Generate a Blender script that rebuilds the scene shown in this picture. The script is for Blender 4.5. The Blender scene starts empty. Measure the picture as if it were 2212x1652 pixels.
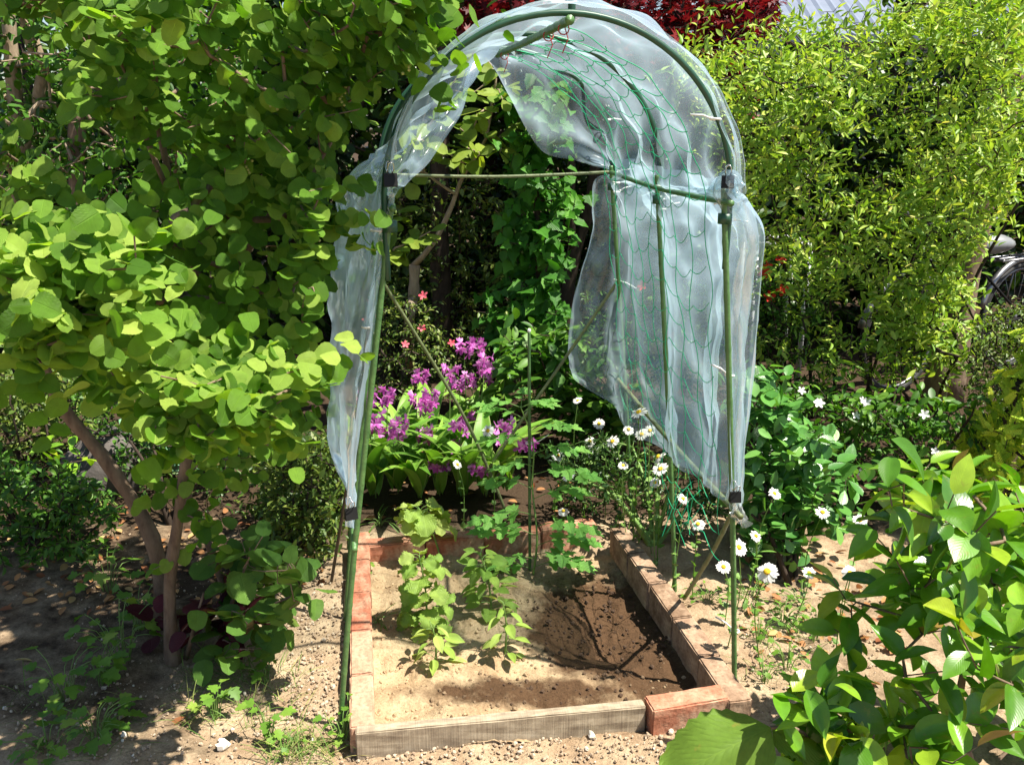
import bpy, bmesh, math, random
import numpy as np
from mathutils import Vector, Matrix

# ------------------------------------------------------------------ camera, sky, sun, exposure
SC = bpy.context.scene
COL = SC.collection
CAM_H, PITCH = 1.51, math.radians(17.0)
cam_d = bpy.data.cameras.new("camera"); cam = bpy.data.objects.new("camera", cam_d); COL.objects.link(cam)
cam.location = (0, 0, CAM_H); cam.rotation_euler = (math.radians(90) - PITCH, 0, 0)
cam_d.sensor_width = 36; cam_d.lens = 1876 / 2212 * 36; cam_d.clip_end = 500; cam_d.clip_start = 0.02
SC.camera = cam
SUN = np.array([0.50, -0.14, 1.0]); SUN /= np.linalg.norm(SUN)
w = bpy.data.worlds.new("World"); SC.world = w; w.use_nodes = True
nt = w.node_tree
sky = nt.nodes.new("ShaderNodeTexSky"); sky.sky_type = 'NISHITA'; sky.sun_disc = False
sky.sun_elevation = math.asin(SUN[2]); sky.sun_rotation = math.atan2(SUN[0], SUN[1])
nt.links.new(sky.outputs[0], nt.nodes["Background"].inputs[0]); nt.nodes["Background"].inputs[1].default_value = 0.065
sd = bpy.data.lights.new("sun", 'SUN'); sd.energy = 4.8; sd.angle = math.radians(0.5); sd.color = (1, .94, .82)
so = bpy.data.objects.new("sun", sd); COL.objects.link(so)
so.rotation_euler = Vector(SUN).to_track_quat('Z', 'Y').to_euler(); so.location = Vector(SUN) * 20
vs = SC.view_settings; vs.view_transform = 'Standard'; vs.look = 'None'; vs.exposure = 1.35; vs.gamma = 1
cy = SC.cycles; cy.max_bounces = 7; cy.diffuse_bounces = 3; cy.glossy_bounces = 3; cy.transmission_bounces = 6
cy.transparent_max_bounces = 16; cy.caustics_reflective = False; cy.caustics_refractive = False; cy.sample_clamp_indirect = 4

RNG = np.random.default_rng(7)
F = 1876.0
cp, sp = math.cos(PITCH), math.sin(PITCH)
UP = np.array([0, 0, 1.0])

def ray(x, y):
    dx, dy = (x - 1106) / F, -(y - 826) / F
    return np.array([dx, cp + dy * sp, -sp + dy * cp])
def P(x, y, Y):                      # photo pixel (2212 wide) at forward distance Y
    d = ray(x, y); return np.array([0, 0, CAM_H]) + d * (Y / d[1])
def G(x, y, z=0.0):                  # photo pixel on the ground
    d = ray(x, y); return np.array([0, 0, CAM_H]) + d * ((z - CAM_H) / d[2])
def proj(p):
    p = np.atleast_2d(p) - np.array([0, 0, CAM_H])
    dep = p[:, 1] * cp - p[:, 2] * sp; up = p[:, 1] * sp + p[:, 2] * cp
    return np.stack([1106 + F * p[:, 0] / dep, 826 - F * up / dep], 1)
def inpoly(pts, poly):
    x, y = pts[:, 0], pts[:, 1]; c = np.zeros(len(pts), bool); n = len(poly)
    for i in range(n):
        x1, y1 = poly[i]; x2, y2 = poly[i - 1]
        if y1 != y2: c ^= ((y1 > y) != (y2 > y)) & (x < (x2 - x1) * (y - y1) / (y2 - y1) + x1)
    return c
def region(poly, Y0, Y1, n, rng=RNG, zmin=.03, holes=()):
    poly = np.array(poly, float); lo, hi = poly.min(0), poly.max(0); out = []
    tot = 0
    while tot < n:
        q = rng.uniform(lo, hi, (n * 2, 2)); m = inpoly(q, poly)
        for h in holes: m &= ~inpoly(q, h)
        q = q[m]; Y = rng.uniform(Y0, Y1, len(q))
        r = np.stack([P(a, b, c) for (a, b), c in zip(q, Y)]) if len(q) else np.zeros((0, 3))
        r = r[r[:, 2] > zmin]; out.append(r); tot += len(r)
    return np.concatenate(out)[:n]
def nrm(v): return v / np.maximum(np.linalg.norm(v, axis=-1, keepdims=True), 1e-9)
def basis(d, n):
    y = nrm(d); x = nrm(np.cross(y, n)); z = np.cross(x, y); return np.stack([x, y, z], -1)
_tab = np.random.default_rng(3).random((256, 256))
def vn(x, y, s):
    x, y = np.asarray(x) * s + 57.3, np.asarray(y) * s + 91.7
    i, j = np.floor(x).astype(int), np.floor(y).astype(int); u, v = x - i, y - j
    u, v = u * u * (3 - 2 * u), v * v * (3 - 2 * v); g = lambda a, b: _tab[a % 256, b % 256]
    return (g(i, j) * (1 - u) + g(i + 1, j) * u) * (1 - v) + (g(i, j + 1) * (1 - u) + g(i + 1, j + 1) * u) * v - .5
def catmull(p, n):
    p = np.asarray(p, float); m = len(p); t = np.linspace(0, m - 1, n); i = np.minimum(t.astype(int), m - 2); f = (t - i)
    f = f.reshape((-1,) + (1,) * (p.ndim - 1))
    a, b, c, d = p[np.maximum(i - 1, 0)], p[i], p[i + 1], p[np.minimum(i + 2, m - 1)]
    return .5 * (2 * b + (c - a) * f + (2 * a - 5 * b + 4 * c - d) * f ** 2 + (-a + 3 * b - 3 * c + d) * f ** 3)

# ------------------------------------------------------------------ mesh builder
class Tpl:
    def __init__(s, V, Fc, uv):
        s.V = np.asarray(V, float); s.L = np.array([i for f in Fc for i in f]); s.S = np.array([len(f) for f in Fc]); s.uv = np.asarray(uv, float)
class MB:
    def __init__(s): s.V, s.L, s.S, s.U, s.R, s.M, s.n = [], [], [], [], [], [], 0
    def raw(s, V, L, S, uv, r, m):
        s.V.append(V); s.L.append(L + s.n); s.S.append(S); s.U.append(uv); s.R.append(r); s.M.append(np.full(len(S), m)); s.n += len(V)
    def add(s, V, Fc, uv=None, rnd=.5, mat=0):
        t = Tpl(V, Fc, np.zeros((len(V), 2)) if uv is None else uv); s.raw(t.V, t.L, t.S, t.uv, np.full(len(t.V), rnd), mat)
    def inst(s, t, B, T, sc, rnd, mat=0):
        N, n = len(T), len(t.V)
        if not N: return
        sc = np.asarray(sc, float); sc = sc[:, None] * np.ones(3) if sc.ndim == 1 else sc
        V = np.einsum('nij,nkj->nki', B, t.V[None] * sc[:, None]) + T[:, None]
        L = (t.L[None] + (np.arange(N) * n)[:, None]).ravel()
        s.raw(V.reshape(-1, 3), L, np.tile(t.S, N), np.tile(t.uv, (N, 1)), np.repeat(rnd, n), mat)
    def tube(s, pts, rad, k=6, rnd=.5, mat=0, cap=True):
        pts = np.asarray(pts, float); n = len(pts); rad = np.broadcast_to(np.asarray(rad, float), (n,))
        if n < 2: return
        t = np.gradient(pts, axis=0); t = nrm(t); a = np.array([0, 0, 1.]) if abs(t[0, 2]) < .9 else np.array([1., 0, 0])
        V = []; x = nrm(np.cross(t[0], a))
        ang = np.arange(k) * 2 * math.pi / k
        for i in range(n):
            x = x - t[i] * (x @ t[i]); x = x / max(np.linalg.norm(x), 1e-9); y = np.cross(t[i], x)
            V.append(pts[i] + rad[i] * (np.cos(ang)[:, None] * x + np.sin(ang)[:, None] * y))
        V = np.concatenate(V); Fc = []
        for i in range(n - 1):
            for j in range(k):
                Fc.append((i * k + j, i * k + (j + 1) % k, (i + 1) * k + (j + 1) % k, (i + 1) * k + j))
        if cap: Fc.append(tuple(range(k - 1, -1, -1))); Fc.append(tuple(range((n - 1) * k, n * k)))
        d = np.concatenate([[0], np.cumsum(np.linalg.norm(np.diff(pts, axis=0), axis=1))])
        uv = np.stack([np.tile(np.arange(k) / k, n), np.repeat(d, k)], 1)
        s.add(V, Fc, uv, rnd, mat)
    def ball(s, c, r, mat=0, rnd=.5, k=8, h=5):
        V, Fc, r = [], [], np.broadcast_to(np.asarray(r, float), (3,))
        V.append((0, 0, -1))
        for i in range(1, h):
            a = math.pi * i / h
            for j in range(k): V.append((math.sin(a) * math.cos(2 * math.pi * j / k), math.sin(a) * math.sin(2 * math.pi * j / k), -math.cos(a)))
        V.append((0, 0, 1)); N = len(V) - 1
        for j in range(k): Fc.append((0, 1 + (j + 1) % k, 1 + j)); Fc.append((N, N - k + j, N - k + (j + 1) % k))
        for i in range(h - 2):
            for j in range(k): a = 1 + i * k; Fc.append((a + j, a + (j + 1) % k, a + k + (j + 1) % k, a + k + j))
        s.add(np.array(V) * r + np.asarray(c), Fc, None, rnd, mat)
    def build(s, name, mats, parent=None, smooth=True, origin=None):
        me = bpy.data.meshes.new(name); V = np.concatenate(s.V)
        off = np.zeros(3)
        if parent is not None: off = np.array(wloc(parent))
        if origin is not None and parent is None: off = np.asarray(origin, float)
        L = np.concatenate(s.L).astype(np.int32); S = np.concatenate(s.S).astype(np.int32)
        me.vertices.add(len(V)); me.vertices.foreach_set("co", (V - off).astype(np.float32).ravel())
        me.loops.add(len(L)); me.loops.foreach_set("vertex_index", L)
        me.polygons.add(len(S)); me.polygons.foreach_set("loop_start", np.concatenate([[0], np.cumsum(S)[:-1]]).astype(np.int32))
        me.update(calc_edges=True)
        me.polygons.foreach_set("material_index", np.concatenate(s.M).astype(np.int32))
        me.polygons.foreach_set("use_smooth", np.full(len(S), smooth))
        at = me.attributes.new("rnd", 'FLOAT', 'POINT'); at.data.foreach_set("value", np.concatenate(s.R).astype(np.float32))
        uvl = me.uv_layers.new(name="UVMap"); uvl.data.foreach_set("uv", np.concatenate(s.U)[L].astype(np.float32).ravel())
        for m in (mats if isinstance(mats, (list, tuple)) else [mats]): me.materials.append(m)
        me.update()
        o = bpy.data.objects.new(name, me); COL.objects.link(o)
        if parent is not None: o.parent = parent
        elif origin is not None: o.location = tuple(off)
        return o
def wloc(o):
    v = Vector((0, 0, 0))
    while o is not None: v += o.location; o = o.parent
    return v
def tag(o, label, cat, group=None, kind=None):
    if label: o["label"] = label
    if cat: o["category"] = cat
    if group: o["group"] = group
    if kind: o["kind"] = kind
    return o
def thing(name, loc, label, cat, group=None):
    o = bpy.data.objects.new(name, None); COL.objects.link(o); o.location = tuple(loc); o.empty_display_size = .1
    return tag(o, label, cat, group)

# ------------------------------------------------------------------ materials
def mat(name):
    m = bpy.data.materials.new(name); m.use_nodes = True; return m, m.node_tree.nodes, m.node_tree.links, m.node_tree.nodes["Principled BSDF"]
def ramp(N, stops, interp='LINEAR'):
    r = N.new("ShaderNodeValToRGB"); r.color_ramp.interpolation = interp; e = r.color_ramp.elements
    while len(e) < len(stops): e.new(.5)
    for el, (p, c) in zip(e, stops): el.position = p; el.color = (*c, 1)
    return r
def noise(N, Lk, scale, detail=4, coord='Object', rough=.6, vec=None):
    n = N.new("ShaderNodeTexNoise"); n.inputs["Scale"].default_value = scale; n.inputs["Detail"].default_value = detail; n.inputs["Roughness"].default_value = rough
    if vec is None:
        t = N.new("ShaderNodeTexCoord"); vec = t.outputs[coord]
    Lk.new(vec, n.inputs["Vector"]); return n
def mth(N, Lk, op, a, b=None):
    m = N.new("ShaderNodeMath"); m.operation = op
    for i, v in enumerate((a, b)):
        if v is None: continue
        if isinstance(v, (int, float)): m.inputs[i].default_value = v
        else: Lk.new(v, m.inputs[i])
    return m.outputs[0]
def leafmat(name, stops, rough=.5, trans=.4, tcol=(1.0, 1.15, .35), veins=0, vstr=.4, spec=.4, vslope=.45, edge=None, spots=0):
    m, N, Lk, b = mat(name)
    a = N.new("ShaderNodeAttribute"); a.attribute_name = "rnd"
    r = ramp(N, stops); Lk.new(a.outputs["Fac"], r.inputs[0])
    n = noise(N, Lk, 60, 3); hs = N.new("ShaderNodeHueSaturation"); Lk.new(r.outputs[0], hs.inputs["Color"])
    mr = N.new("ShaderNodeMapRange"); mr.inputs[3].default_value = .75; mr.inputs[4].default_value = 1.25; Lk.new(n.outputs[0], mr.inputs[0]); Lk.new(mr.outputs[0], hs.inputs["Value"])
    col = hs.outputs[0]
    if veins or edge:
        uv = N.new("ShaderNodeUVMap"); sx = N.new("ShaderNodeSeparateXYZ"); Lk.new(uv.outputs[0], sx.inputs[0])
        au = mth(N, Lk, 'ABSOLUTE', sx.outputs[0])
    if veins:
        ph = mth(N, Lk, 'SUBTRACT', sx.outputs[1], mth(N, Lk, 'MULTIPLY', au, vslope))
        s = mth(N, Lk, 'SINE', mth(N, Lk, 'MULTIPLY', ph, veins * 2 * math.pi))
        s = mth(N, Lk, 'POWER', mth(N, Lk, 'ABSOLUTE', s), .6)
        mid = mth(N, Lk, 'MINIMUM', mth(N, Lk, 'MULTIPLY', au, 14.0), 1.0)
        hgt = mth(N, Lk, 'MULTIPLY', s, mid)
        bp = N.new("ShaderNodeBump"); bp.inputs["Strength"].default_value = vstr; bp.inputs["Distance"].default_value = .004
        Lk.new(hgt, bp.inputs["Height"]); Lk.new(bp.outputs[0], b.inputs["Normal"])
        mx = N.new("ShaderNodeMix"); mx.data_type = 'RGBA'; mx.blend_type = 'MULTIPLY'; mx.inputs[0].default_value = 1
        vr = ramp(N, [(0, (1.2, 1.17, 1.12)), (.22, (1, 1, 1)), (1, (1, 1, 1))]); Lk.new(hgt, vr.inputs[0]); Lk.new(col, mx.inputs[6]); Lk.new(vr.outputs[0], mx.inputs[7]); col = mx.outputs[2]
    if edge:
        mx = N.new("ShaderNodeMix"); mx.data_type = 'RGBA'; er = ramp(N, [(.88, (0, 0, 0)), (.97, (1, 1, 1))]); Lk.new(au, er.inputs[0]); Lk.new(er.outputs[0], mx.inputs[0]); Lk.new(col, mx.inputs[6]); mx.inputs[7].default_value = (*edge, 1); col = mx.outputs[2]
    if spots:                                    # yellowed and brown blemishes
        sn = noise(N, Lk, 32, 4); sr = ramp(N, [(.62, (0, 0, 0)), (.74, (.8, .8, .8))]); Lk.new(sn.outputs[0], sr.inputs[0]); mx = N.new("ShaderNodeMix"); mx.data_type = 'RGBA'; Lk.new(sr.outputs[0], mx.inputs[0]); Lk.new(col, mx.inputs[6]); mx.inputs[7].default_value = (.24, .21, .04, 1); col = mx.outputs[2]
    Lk.new(col, b.inputs["Base Color"]); b.inputs["Roughness"].default_value = rough; b.inputs["Specular IOR Level"].default_value = spec
    t = N.new("ShaderNodeBsdfTranslucent"); tm = N.new("ShaderNodeMix"); tm.data_type = 'RGBA'; tm.blend_type = 'MULTIPLY'; tm.inputs[0].default_value = 1
    Lk.new(col, tm.inputs[6]); tm.inputs[7].default_value = (*tcol, 1); Lk.new(tm.outputs[2], t.inputs[0])
    ms = N.new("ShaderNodeMixShader"); ms.inputs[0].default_value = trans; Lk.new(b.outputs[0], ms.inputs[1]); Lk.new(t.outputs[0], ms.inputs[2])
    Lk.new(ms.outputs[0], N["Material Output"].inputs[0]); return m
def plain(name, c1, c2=None, scale=20, rough=.6, bump=0, bscale=None, spec=.4, coord='Object', detail=5, metal=0):
    m, N, Lk, b = mat(name); b.inputs["Roughness"].default_value = rough; b.inputs["Specular IOR Level"].default_value = spec; b.inputs["Metallic"].default_value = metal
    n = noise(N, Lk, scale, detail, coord); r = ramp(N, [(.3, c1), (.7, c2 or c1)]); Lk.new(n.outputs[0], r.inputs[0]); Lk.new(r.outputs[0], b.inputs["Base Color"])
    if bump:
        n2 = noise(N, Lk, bscale or scale * 3, 5, coord); bp = N.new("ShaderNodeBump"); bp.inputs["Strength"].default_value = bump; bp.inputs["Distance"].default_value = .01
        Lk.new(n2.outputs[0], bp.inputs["Height"]); Lk.new(bp.outputs[0], b.inputs["Normal"])
    return m
def bark(name, c1, c2, sc=1):
    m, N, Lk, b = mat(name); b.inputs["Roughness"].default_value = .85; b.inputs["Specular IOR Level"].default_value = .2
    t = N.new("ShaderNodeTexCoord"); mp = N.new("ShaderNodeMapping"); mp.inputs["Scale"].default_value = (sc, sc, sc * .35); Lk.new(t.outputs["Object"], mp.inputs[0])
    n = noise(N, Lk, 45, 6, vec=mp.outputs[0]); r = ramp(N, [(.3, c1), (.68, c2)]); Lk.new(n.outputs[0], r.inputs[0]); Lk.new(r.outputs[0], b.inputs["Base Color"])
    bp = N.new("ShaderNodeBump"); bp.inputs["Strength"].default_value = .6; bp.inputs["Distance"].default_value = .008; Lk.new(n.outputs[0], bp.inputs["Height"]); Lk.new(bp.outputs[0], b.inputs["Normal"]); return m

M = {}
M['tree_leaf'] = leafmat("round_leaf", [(0, (.07, .17, .016)), (.5, (.15, .30, .03)), (.965, (.40, .53, .10)), (.982, (.32, .10, .06)), (1, (.10, .025, .03))], .55, .44, (1.03, 1.22, .3), veins=9, vstr=.5, spec=.25)
M['sucker_leaf'] = leafmat("sucker_leaf", [(0, (.07, .17, .03)), (.55, (.14, .26, .04)), (.68, (.19, .22, .05)), (.76, (.11, .018, .03)), (1, (.06, .010, .018))], .55, .38, (1.1, 1.1, .4), veins=8, vstr=.5, spec=.25)
M['hedge_leaf'] = leafmat("hedge_leaf", [(0, (.13, .28, .03)), (.5, (.30, .45, .06)), (.85, (.52, .61, .12)), (1, (.62, .58, .16))], .45, .38, (1.08, 1.1, .4), spec=.35)
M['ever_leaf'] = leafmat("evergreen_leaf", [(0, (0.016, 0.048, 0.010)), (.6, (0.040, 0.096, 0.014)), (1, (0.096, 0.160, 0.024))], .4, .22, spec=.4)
M['mid_leaf'] = leafmat("middle_green_leaf", [(0, (.035, .11, .014)), (.6, (.075, .19, .02)), (1, (.14, .28, .03))], .45, .33, spec=.35)
M['vine_leaf'] = leafmat("vine_leaf", [(0, (0.034, 0.136, 0.013)), (.7, (0.068, 0.230, 0.021)), (1, (0.119, 0.306, 0.034))], .45, .38, veins=5, spec=.35)
M['maple_leaf'] = leafmat("maple_leaf", [(0, (.06, .004, .008)), (.6, (.16, .010, .016)), (1, (.28, .03, .025))], .5, .35, (1.2, .7, .6), spec=.3)
M['mag_leaf'] = leafmat("broad_pale_leaf", [(0, (.13, .24, .03)), (1, (.27, .36, .05))], .5, .42, (1.15, 1.15, .3), veins=7, vstr=.35, spec=.25)
M['azalea_leaf'] = leafmat("azalea_leaf", [(0, (.05, .10, .018)), (.6, (.12, .19, .03)), (1, (.24, .28, .06))], .45, .3, spec=.4)
M['camellia_leaf'] = leafmat("glossy_leaf", [(0, (.05, .145, .012)), (.5, (.12, .29, .02)), (.85, (.24, .42, .03)), (.965, (.36, .40, .03)), (1, (.28, .18, .05))], .30, .34, (1.05, 1.2, .2), veins=6, vstr=.07, spec=.5, vslope=.35, spots=1)
M['euonymus_leaf'] = leafmat("oval_shrub_leaf", [(0, (0.050, 0.163, 0.031)), (.7, (0.112, 0.288, 0.056)), (1, (0.213, 0.413, 0.088))], .3, .25, spec=.55, veins=4, vstr=.15)
M['thuja_leaf'] = leafmat("conifer_spray", [(0, (.10, .22, .02)), (.4, (.34, .52, .04)), (1, (.72, .78, .08))], .6, .3, (.95, 1.0, .3), spec=.2)
M['orchid_leaf'] = leafmat("pleated_leaf", [(0, (0.099, 0.239, 0.028)), (.6, (0.183, 0.364, 0.041)), (1, (0.280, 0.476, 0.069))], .45, .35, veins=0, spec=.35, edge=(.34, .42, .14))
M['orchid_flower'] = leafmat("purple_petal", [(0, (0.470, 0.067, 0.381)), (.6, (0.694, 0.190, 0.627)), (1, (0.851, 0.403, 0.784))], .5, .35, (1.1, .9, 1.05), spec=.25)
M['pink_flower'] = leafmat("pink_petal", [(0, (.65, .06, .10)), (1, (.8, .2, .25))], .5, .35, (1.1, .9, .9), spec=.2)
M['red_flower'] = leafmat("red_petal", [(0, (.70, .02, .015)), (1, (.85, .07, .03))], .5, .35, (1.1, .9, .9), spec=.2)
M['white_flower'] = leafmat("white_petal", [(0, (.72, .72, .68)), (1, (.85, .85, .82))], .5, .3, (1, 1, 1), spec=.2)
M['seed_leaf'] = leafmat("seedling_leaf", [(0, (.16, .31, .05)), (.6, (.32, .46, .09)), (1, (.48, .57, .16))], .45, .38, (1.1, 1.15, .3), veins=5, vstr=.5, spec=.3)
M['tomato_leaf'] = leafmat("tomato_leaf", [(0, (0.137, 0.365, 0.069)), (1, (0.342, 0.616, 0.137))], .5, .35, veins=4, spec=.3)
M['weed_leaf'] = leafmat("weed_leaf", [(0, (.07, .17, .02)), (.7, (.15, .29, .035)), (1, (.26, .37, .06))], .5, .38, spec=.3)
M['grass'] = leafmat("grass_blade", [(0, (.08, .17, .03)), (.7, (.17, .26, .05)), (1, (.36, .32, .12))], .5, .3, spec=.3)
M['dry_leaf'] = leafmat("dry_leaf", [(0, (.22, .08, .035)), (.6, (.42, .22, .09)), (1, (.62, .5, .22))], .7, .25, (1, .9, .7), spec=.2)
M['butter_leaf'] = leafmat("broad_ground_leaf", [(0, (.09, .17, .022)), (1, (.15, .25, .035))], .6, .35, (1.1, 1.1, .4), veins=6, vstr=.3, spec=.2, spots=1)
M['green_stem'] = plain("green_stem", (.10, .20, .04), (.17, .27, .06), 30, .5)
M['bark'] = bark("smooth_brown_bark", (.10, .065, .045), (.22, .16, .11))
M['dark_bark'] = bark("dark_bark", (.022, .016, .012), (.065, .046, .034))
M['pale_bark'] = bark("pale_bark", (.20, .15, .10), (.36, .28, .20))
M['daisy_disc'] = plain("yellow_disc", (.72, .42, .01), (.80, .55, .02), 300, .7, .5, 600)

# soil & ground
def soilmat(name, dry1, dry2, soil_shade=None):
    m, N, Lk, b = mat(name); b.inputs["Roughness"].default_value = .95; b.inputs["Specular IOR Level"].default_value = .15
    n = noise(N, Lk, 9, 8); r = ramp(N, [(.32, dry1), (.62, dry2)]); Lk.new(n.outputs[0], r.inputs[0]); col = r.outputs[0]
    v = noise(N, Lk, 140, 4); mx = N.new("ShaderNodeMix"); mx.data_type = 'RGBA'; mx.blend_type = 'MULTIPLY'; mx.inputs[0].default_value = 1
    vr = ramp(N, [(.3, (.72, .70, .68)), (.6, (1.08, 1.08, 1.08))]); Lk.new(v.outputs[0], vr.inputs[0]); Lk.new(col, mx.inputs[6]); Lk.new(vr.outputs[0], mx.inputs[7]); col = mx.outputs[2]
    if soil_shade:
        a = N.new("ShaderNodeAttribute"); a.attribute_name = "rnd"; m2 = N.new("ShaderNodeMix"); m2.data_type = 'RGBA'
        k = noise(N, Lk, 14, 6); ad = mth(N, Lk, 'ADD', a.outputs["Fac"], mth(N, Lk, 'MULTIPLY', mth(N, Lk, 'SUBTRACT', k.outputs[0], .5), .9))
        wr = ramp(N, [(.35, (0, 0, 0)), (.75, (1, 1, 1))]); Lk.new(ad, wr.inputs[0]); Lk.new(wr.outputs[0], m2.inputs[0]); Lk.new(col, m2.inputs[6])
        wc = N.new("ShaderNodeMix"); wc.data_type = 'RGBA'; wc.blend_type = 'MULTIPLY'; wc.inputs[0].default_value = 1; Lk.new(vr.outputs[0], wc.inputs[6]); wc.inputs[7].default_value = (*soil_shade, 1)
        Lk.new(wc.outputs[2], m2.inputs[7]); col = m2.outputs[2]
    Lk.new(col, b.inputs["Base Color"])
    n1 = noise(N, Lk, 55, 8, rough=.7); bp = N.new("ShaderNodeBump"); bp.inputs["Strength"].default_value = .9; bp.inputs["Distance"].default_value = .012
    Lk.new(n1.outputs[0], bp.inputs["Height"]); Lk.new(bp.outputs[0], b.inputs["Normal"]); return m
M['ground'] = soilmat("dry_earth", (.26, .172, .105), (.44, .335, .22), soil_shade=(.055, .036, .022))
M['bed_soil'] = soilmat("bed_soil", (.33, .225, .13), (.46, .345, .215), soil_shade=(.085, .048, .025))
M['pebble'] = None
m, N, Lk, b = mat("pebble_stone"); a = N.new("ShaderNodeAttribute"); a.attribute_name = "rnd"
r = ramp(N, [(0, (.24, .165, .105)), (.5, (.38, .29, .20)), (.85, (.47, .40, .31)), (1, (.68, .65, .58))]); Lk.new(a.outputs["Fac"], r.inputs[0]); Lk.new(r.outputs[0], b.inputs["Base Color"]); b.inputs["Roughness"].default_value = .9
M['pebble'] = m
m, N, Lk, b = mat("soil_clod"); a = N.new("ShaderNodeAttribute"); a.attribute_name = "rnd"
r = ramp(N, [(0, (.065, .036, .019)), (1, (.42, .30, .175))]); Lk.new(a.outputs["Fac"], r.inputs[0]); Lk.new(r.outputs[0], b.inputs["Base Color"]); b.inputs["Roughness"].default_value = .95
M['clod'] = m
# brick with pale bloom
m, N, Lk, b = mat("red_brick"); oi = N.new("ShaderNodeObjectInfo"); b.inputs["Roughness"].default_value = .9; b.inputs["Specular IOR Level"].default_value = .2
r0 = ramp(N, [(0, (.36, .12, .07)), (.5, (.42, .18, .11)), (1, (.44, .27, .18))]); Lk.new(oi.outputs["Random"], r0.inputs[0])
n = noise(N, Lk, 14, 7); r1 = ramp(N, [(.42, (0, 0, 0)), (.66, (1, 1, 1))]); Lk.new(n.outputs[0], r1.inputs[0])
mx = N.new("ShaderNodeMix"); mx.data_type = 'RGBA'; Lk.new(mth(N, Lk, 'MULTIPLY', r1.outputs[0], .8), mx.inputs[0]); Lk.new(r0.outputs[0], mx.inputs[6]); mx.inputs[7].default_value = (.54, .39, .27, 1)
n2 = noise(N, Lk, 90, 6); r2 = ramp(N, [(.3, (.65, .62, .6)), (.55, (1, 1, 1))]); Lk.new(n2.outputs[0], r2.inputs[0])
mm = N.new("ShaderNodeMix"); mm.data_type = 'RGBA'; mm.blend_type = 'MULTIPLY'; mm.inputs[0].default_value = 1; Lk.new(mx.outputs[2], mm.inputs[6]); Lk.new(r2.outputs[0], mm.inputs[7]); Lk.new(mm.outputs[2], b.inputs["Base Color"])
bp = N.new("ShaderNodeBump"); bp.inputs["Strength"].default_value = .5; bp.inputs["Distance"].default_value = .004; Lk.new(n2.outputs[0], bp.inputs["Height"]); Lk.new(bp.outputs[0], b.inputs["Normal"]); M['brick'] = m
m2_ = M['brick'].copy(); m2_.name = "weathered_tan_brick"; M['brick_tan'] = m2_
for nd in m2_.node_tree.nodes:
    if nd.type == 'VALTORGB' and nd.color_ramp.elements[0].color[0] > .25 and len(nd.color_ramp.elements) == 3:
        for el, c_ in zip(nd.color_ramp.elements, ((.19, .12, .075), (.22, .15, .10), (.30, .19, .125))): el.color = (*c_, 1)
# wood plank
m, N, Lk, b = mat("weathered_wood"); t = N.new("ShaderNodeTexCoord"); mp = N.new("ShaderNodeMapping"); mp.inputs["Scale"].default_value = (2.5, 9, 4); Lk.new(t.outputs["Object"], mp.inputs[0])
n = noise(N, Lk, 8, 8, vec=mp.outputs[0]); r = ramp(N, [(.3, (.19, .145, .10)), (.5, (.31, .25, .175)), (.7, (.44, .37, .27))]); Lk.new(n.outputs[0], r.inputs[0])
mp2 = N.new("ShaderNodeMapping"); mp2.inputs["Scale"].default_value = (60, 4, 2); Lk.new(t.outputs["Object"], mp2.inputs[0]); n3 = noise(N, Lk, 3, 6, vec=mp2.outputs[0]); r3 = ramp(N, [(.3, (.86, .85, .83)), (.6, (1, 1, 1))]); Lk.new(n3.outputs[0], r3.inputs[0])
mm = N.new("ShaderNodeMix"); mm.data_type = 'RGBA'; mm.blend_type = 'MULTIPLY'; mm.inputs[0].default_value = 1; Lk.new(r.outputs[0], mm.inputs[6]); Lk.new(r3.outputs[0], mm.inputs[7]); Lk.new(mm.outputs[2], b.inputs["Base Color"]); b.inputs["Roughness"].default_value = .85
bp = N.new("ShaderNodeBump"); bp.inputs["Strength"].default_value = .5; bp.inputs["Distance"].default_value = .004; Lk.new(n3.outputs[0], bp.inputs["Height"]); Lk.new(bp.outputs[0], b.inputs["Normal"]); M['wood'] = m
M['pole'] = plain("green_coated_pole", (.045, .12, .035), (.10, .20, .06), 35, .38, .25, 120, spec=.5)
M['arch_pole'] = plain("dark_green_tube", (.010, .055, .027), (.018, .075, .038), 25, .42, spec=.5)
M['rail_pole'] = plain("olive_rail_pole", (.09, .12, .045), (.17, .19, .09), 35, .45, .2, 120)
M['brown_pole'] = plain("brown_stake", (.06, .045, .03), (.11, .08, .05), 35, .6)
M['tie'] = plain("white_plastic_tie", (.75, .75, .72), (.8, .8, .78), 20, .4)
M['black'] = plain("black_steel", (.008, .008, .008), (.012, .012, .012), 20, .5, spec=.2)
M['wire'] = plain("bright_wire", (.6, .6, .6), (.7, .7, .7), 20, .25, metal=1)
M['net'] = plain("green_twine", (.012, .33, .14), (.018, .42, .19), 60, .5)
M['redwire'] = plain("red_wire", (.30, .02, .02), (.4, .03, .03), 60, .5)
M['rock'] = plain("grey_rock", (.06, .052, .048), (.13, .115, .105), 9, .9, .8, 25)
M['roof'] = plain("grey_blue_roof_sheet", (.13, .155, .21), (.17, .20, .26), 3, .5)
M['wall'] = plain("house_wall", (.34, .33, .32), (.42, .41, .40), 3, .9)
M['tyre'] = plain("black_rubber", (.015, .015, .015), (.03, .03, .03), 20, .7)
M['chrome'] = plain("dull_metal", (.18, .18, .19), (.28, .28, .29), 20, .35, metal=.8)
M['saddle'] = plain("grey_saddle_cover", (.16, .17, .18), (.24, .25, .26), 12, .3, spec=.6)
M['whitepaint'] = plain("white_paint", (.45, .46, .47), (.55, .56, .57), 10, .5)
M['greenpanel'] = plain("pale_green_mesh_sheet", (.22, .48, .27), (.32, .58, .36), 20, .6)
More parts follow.
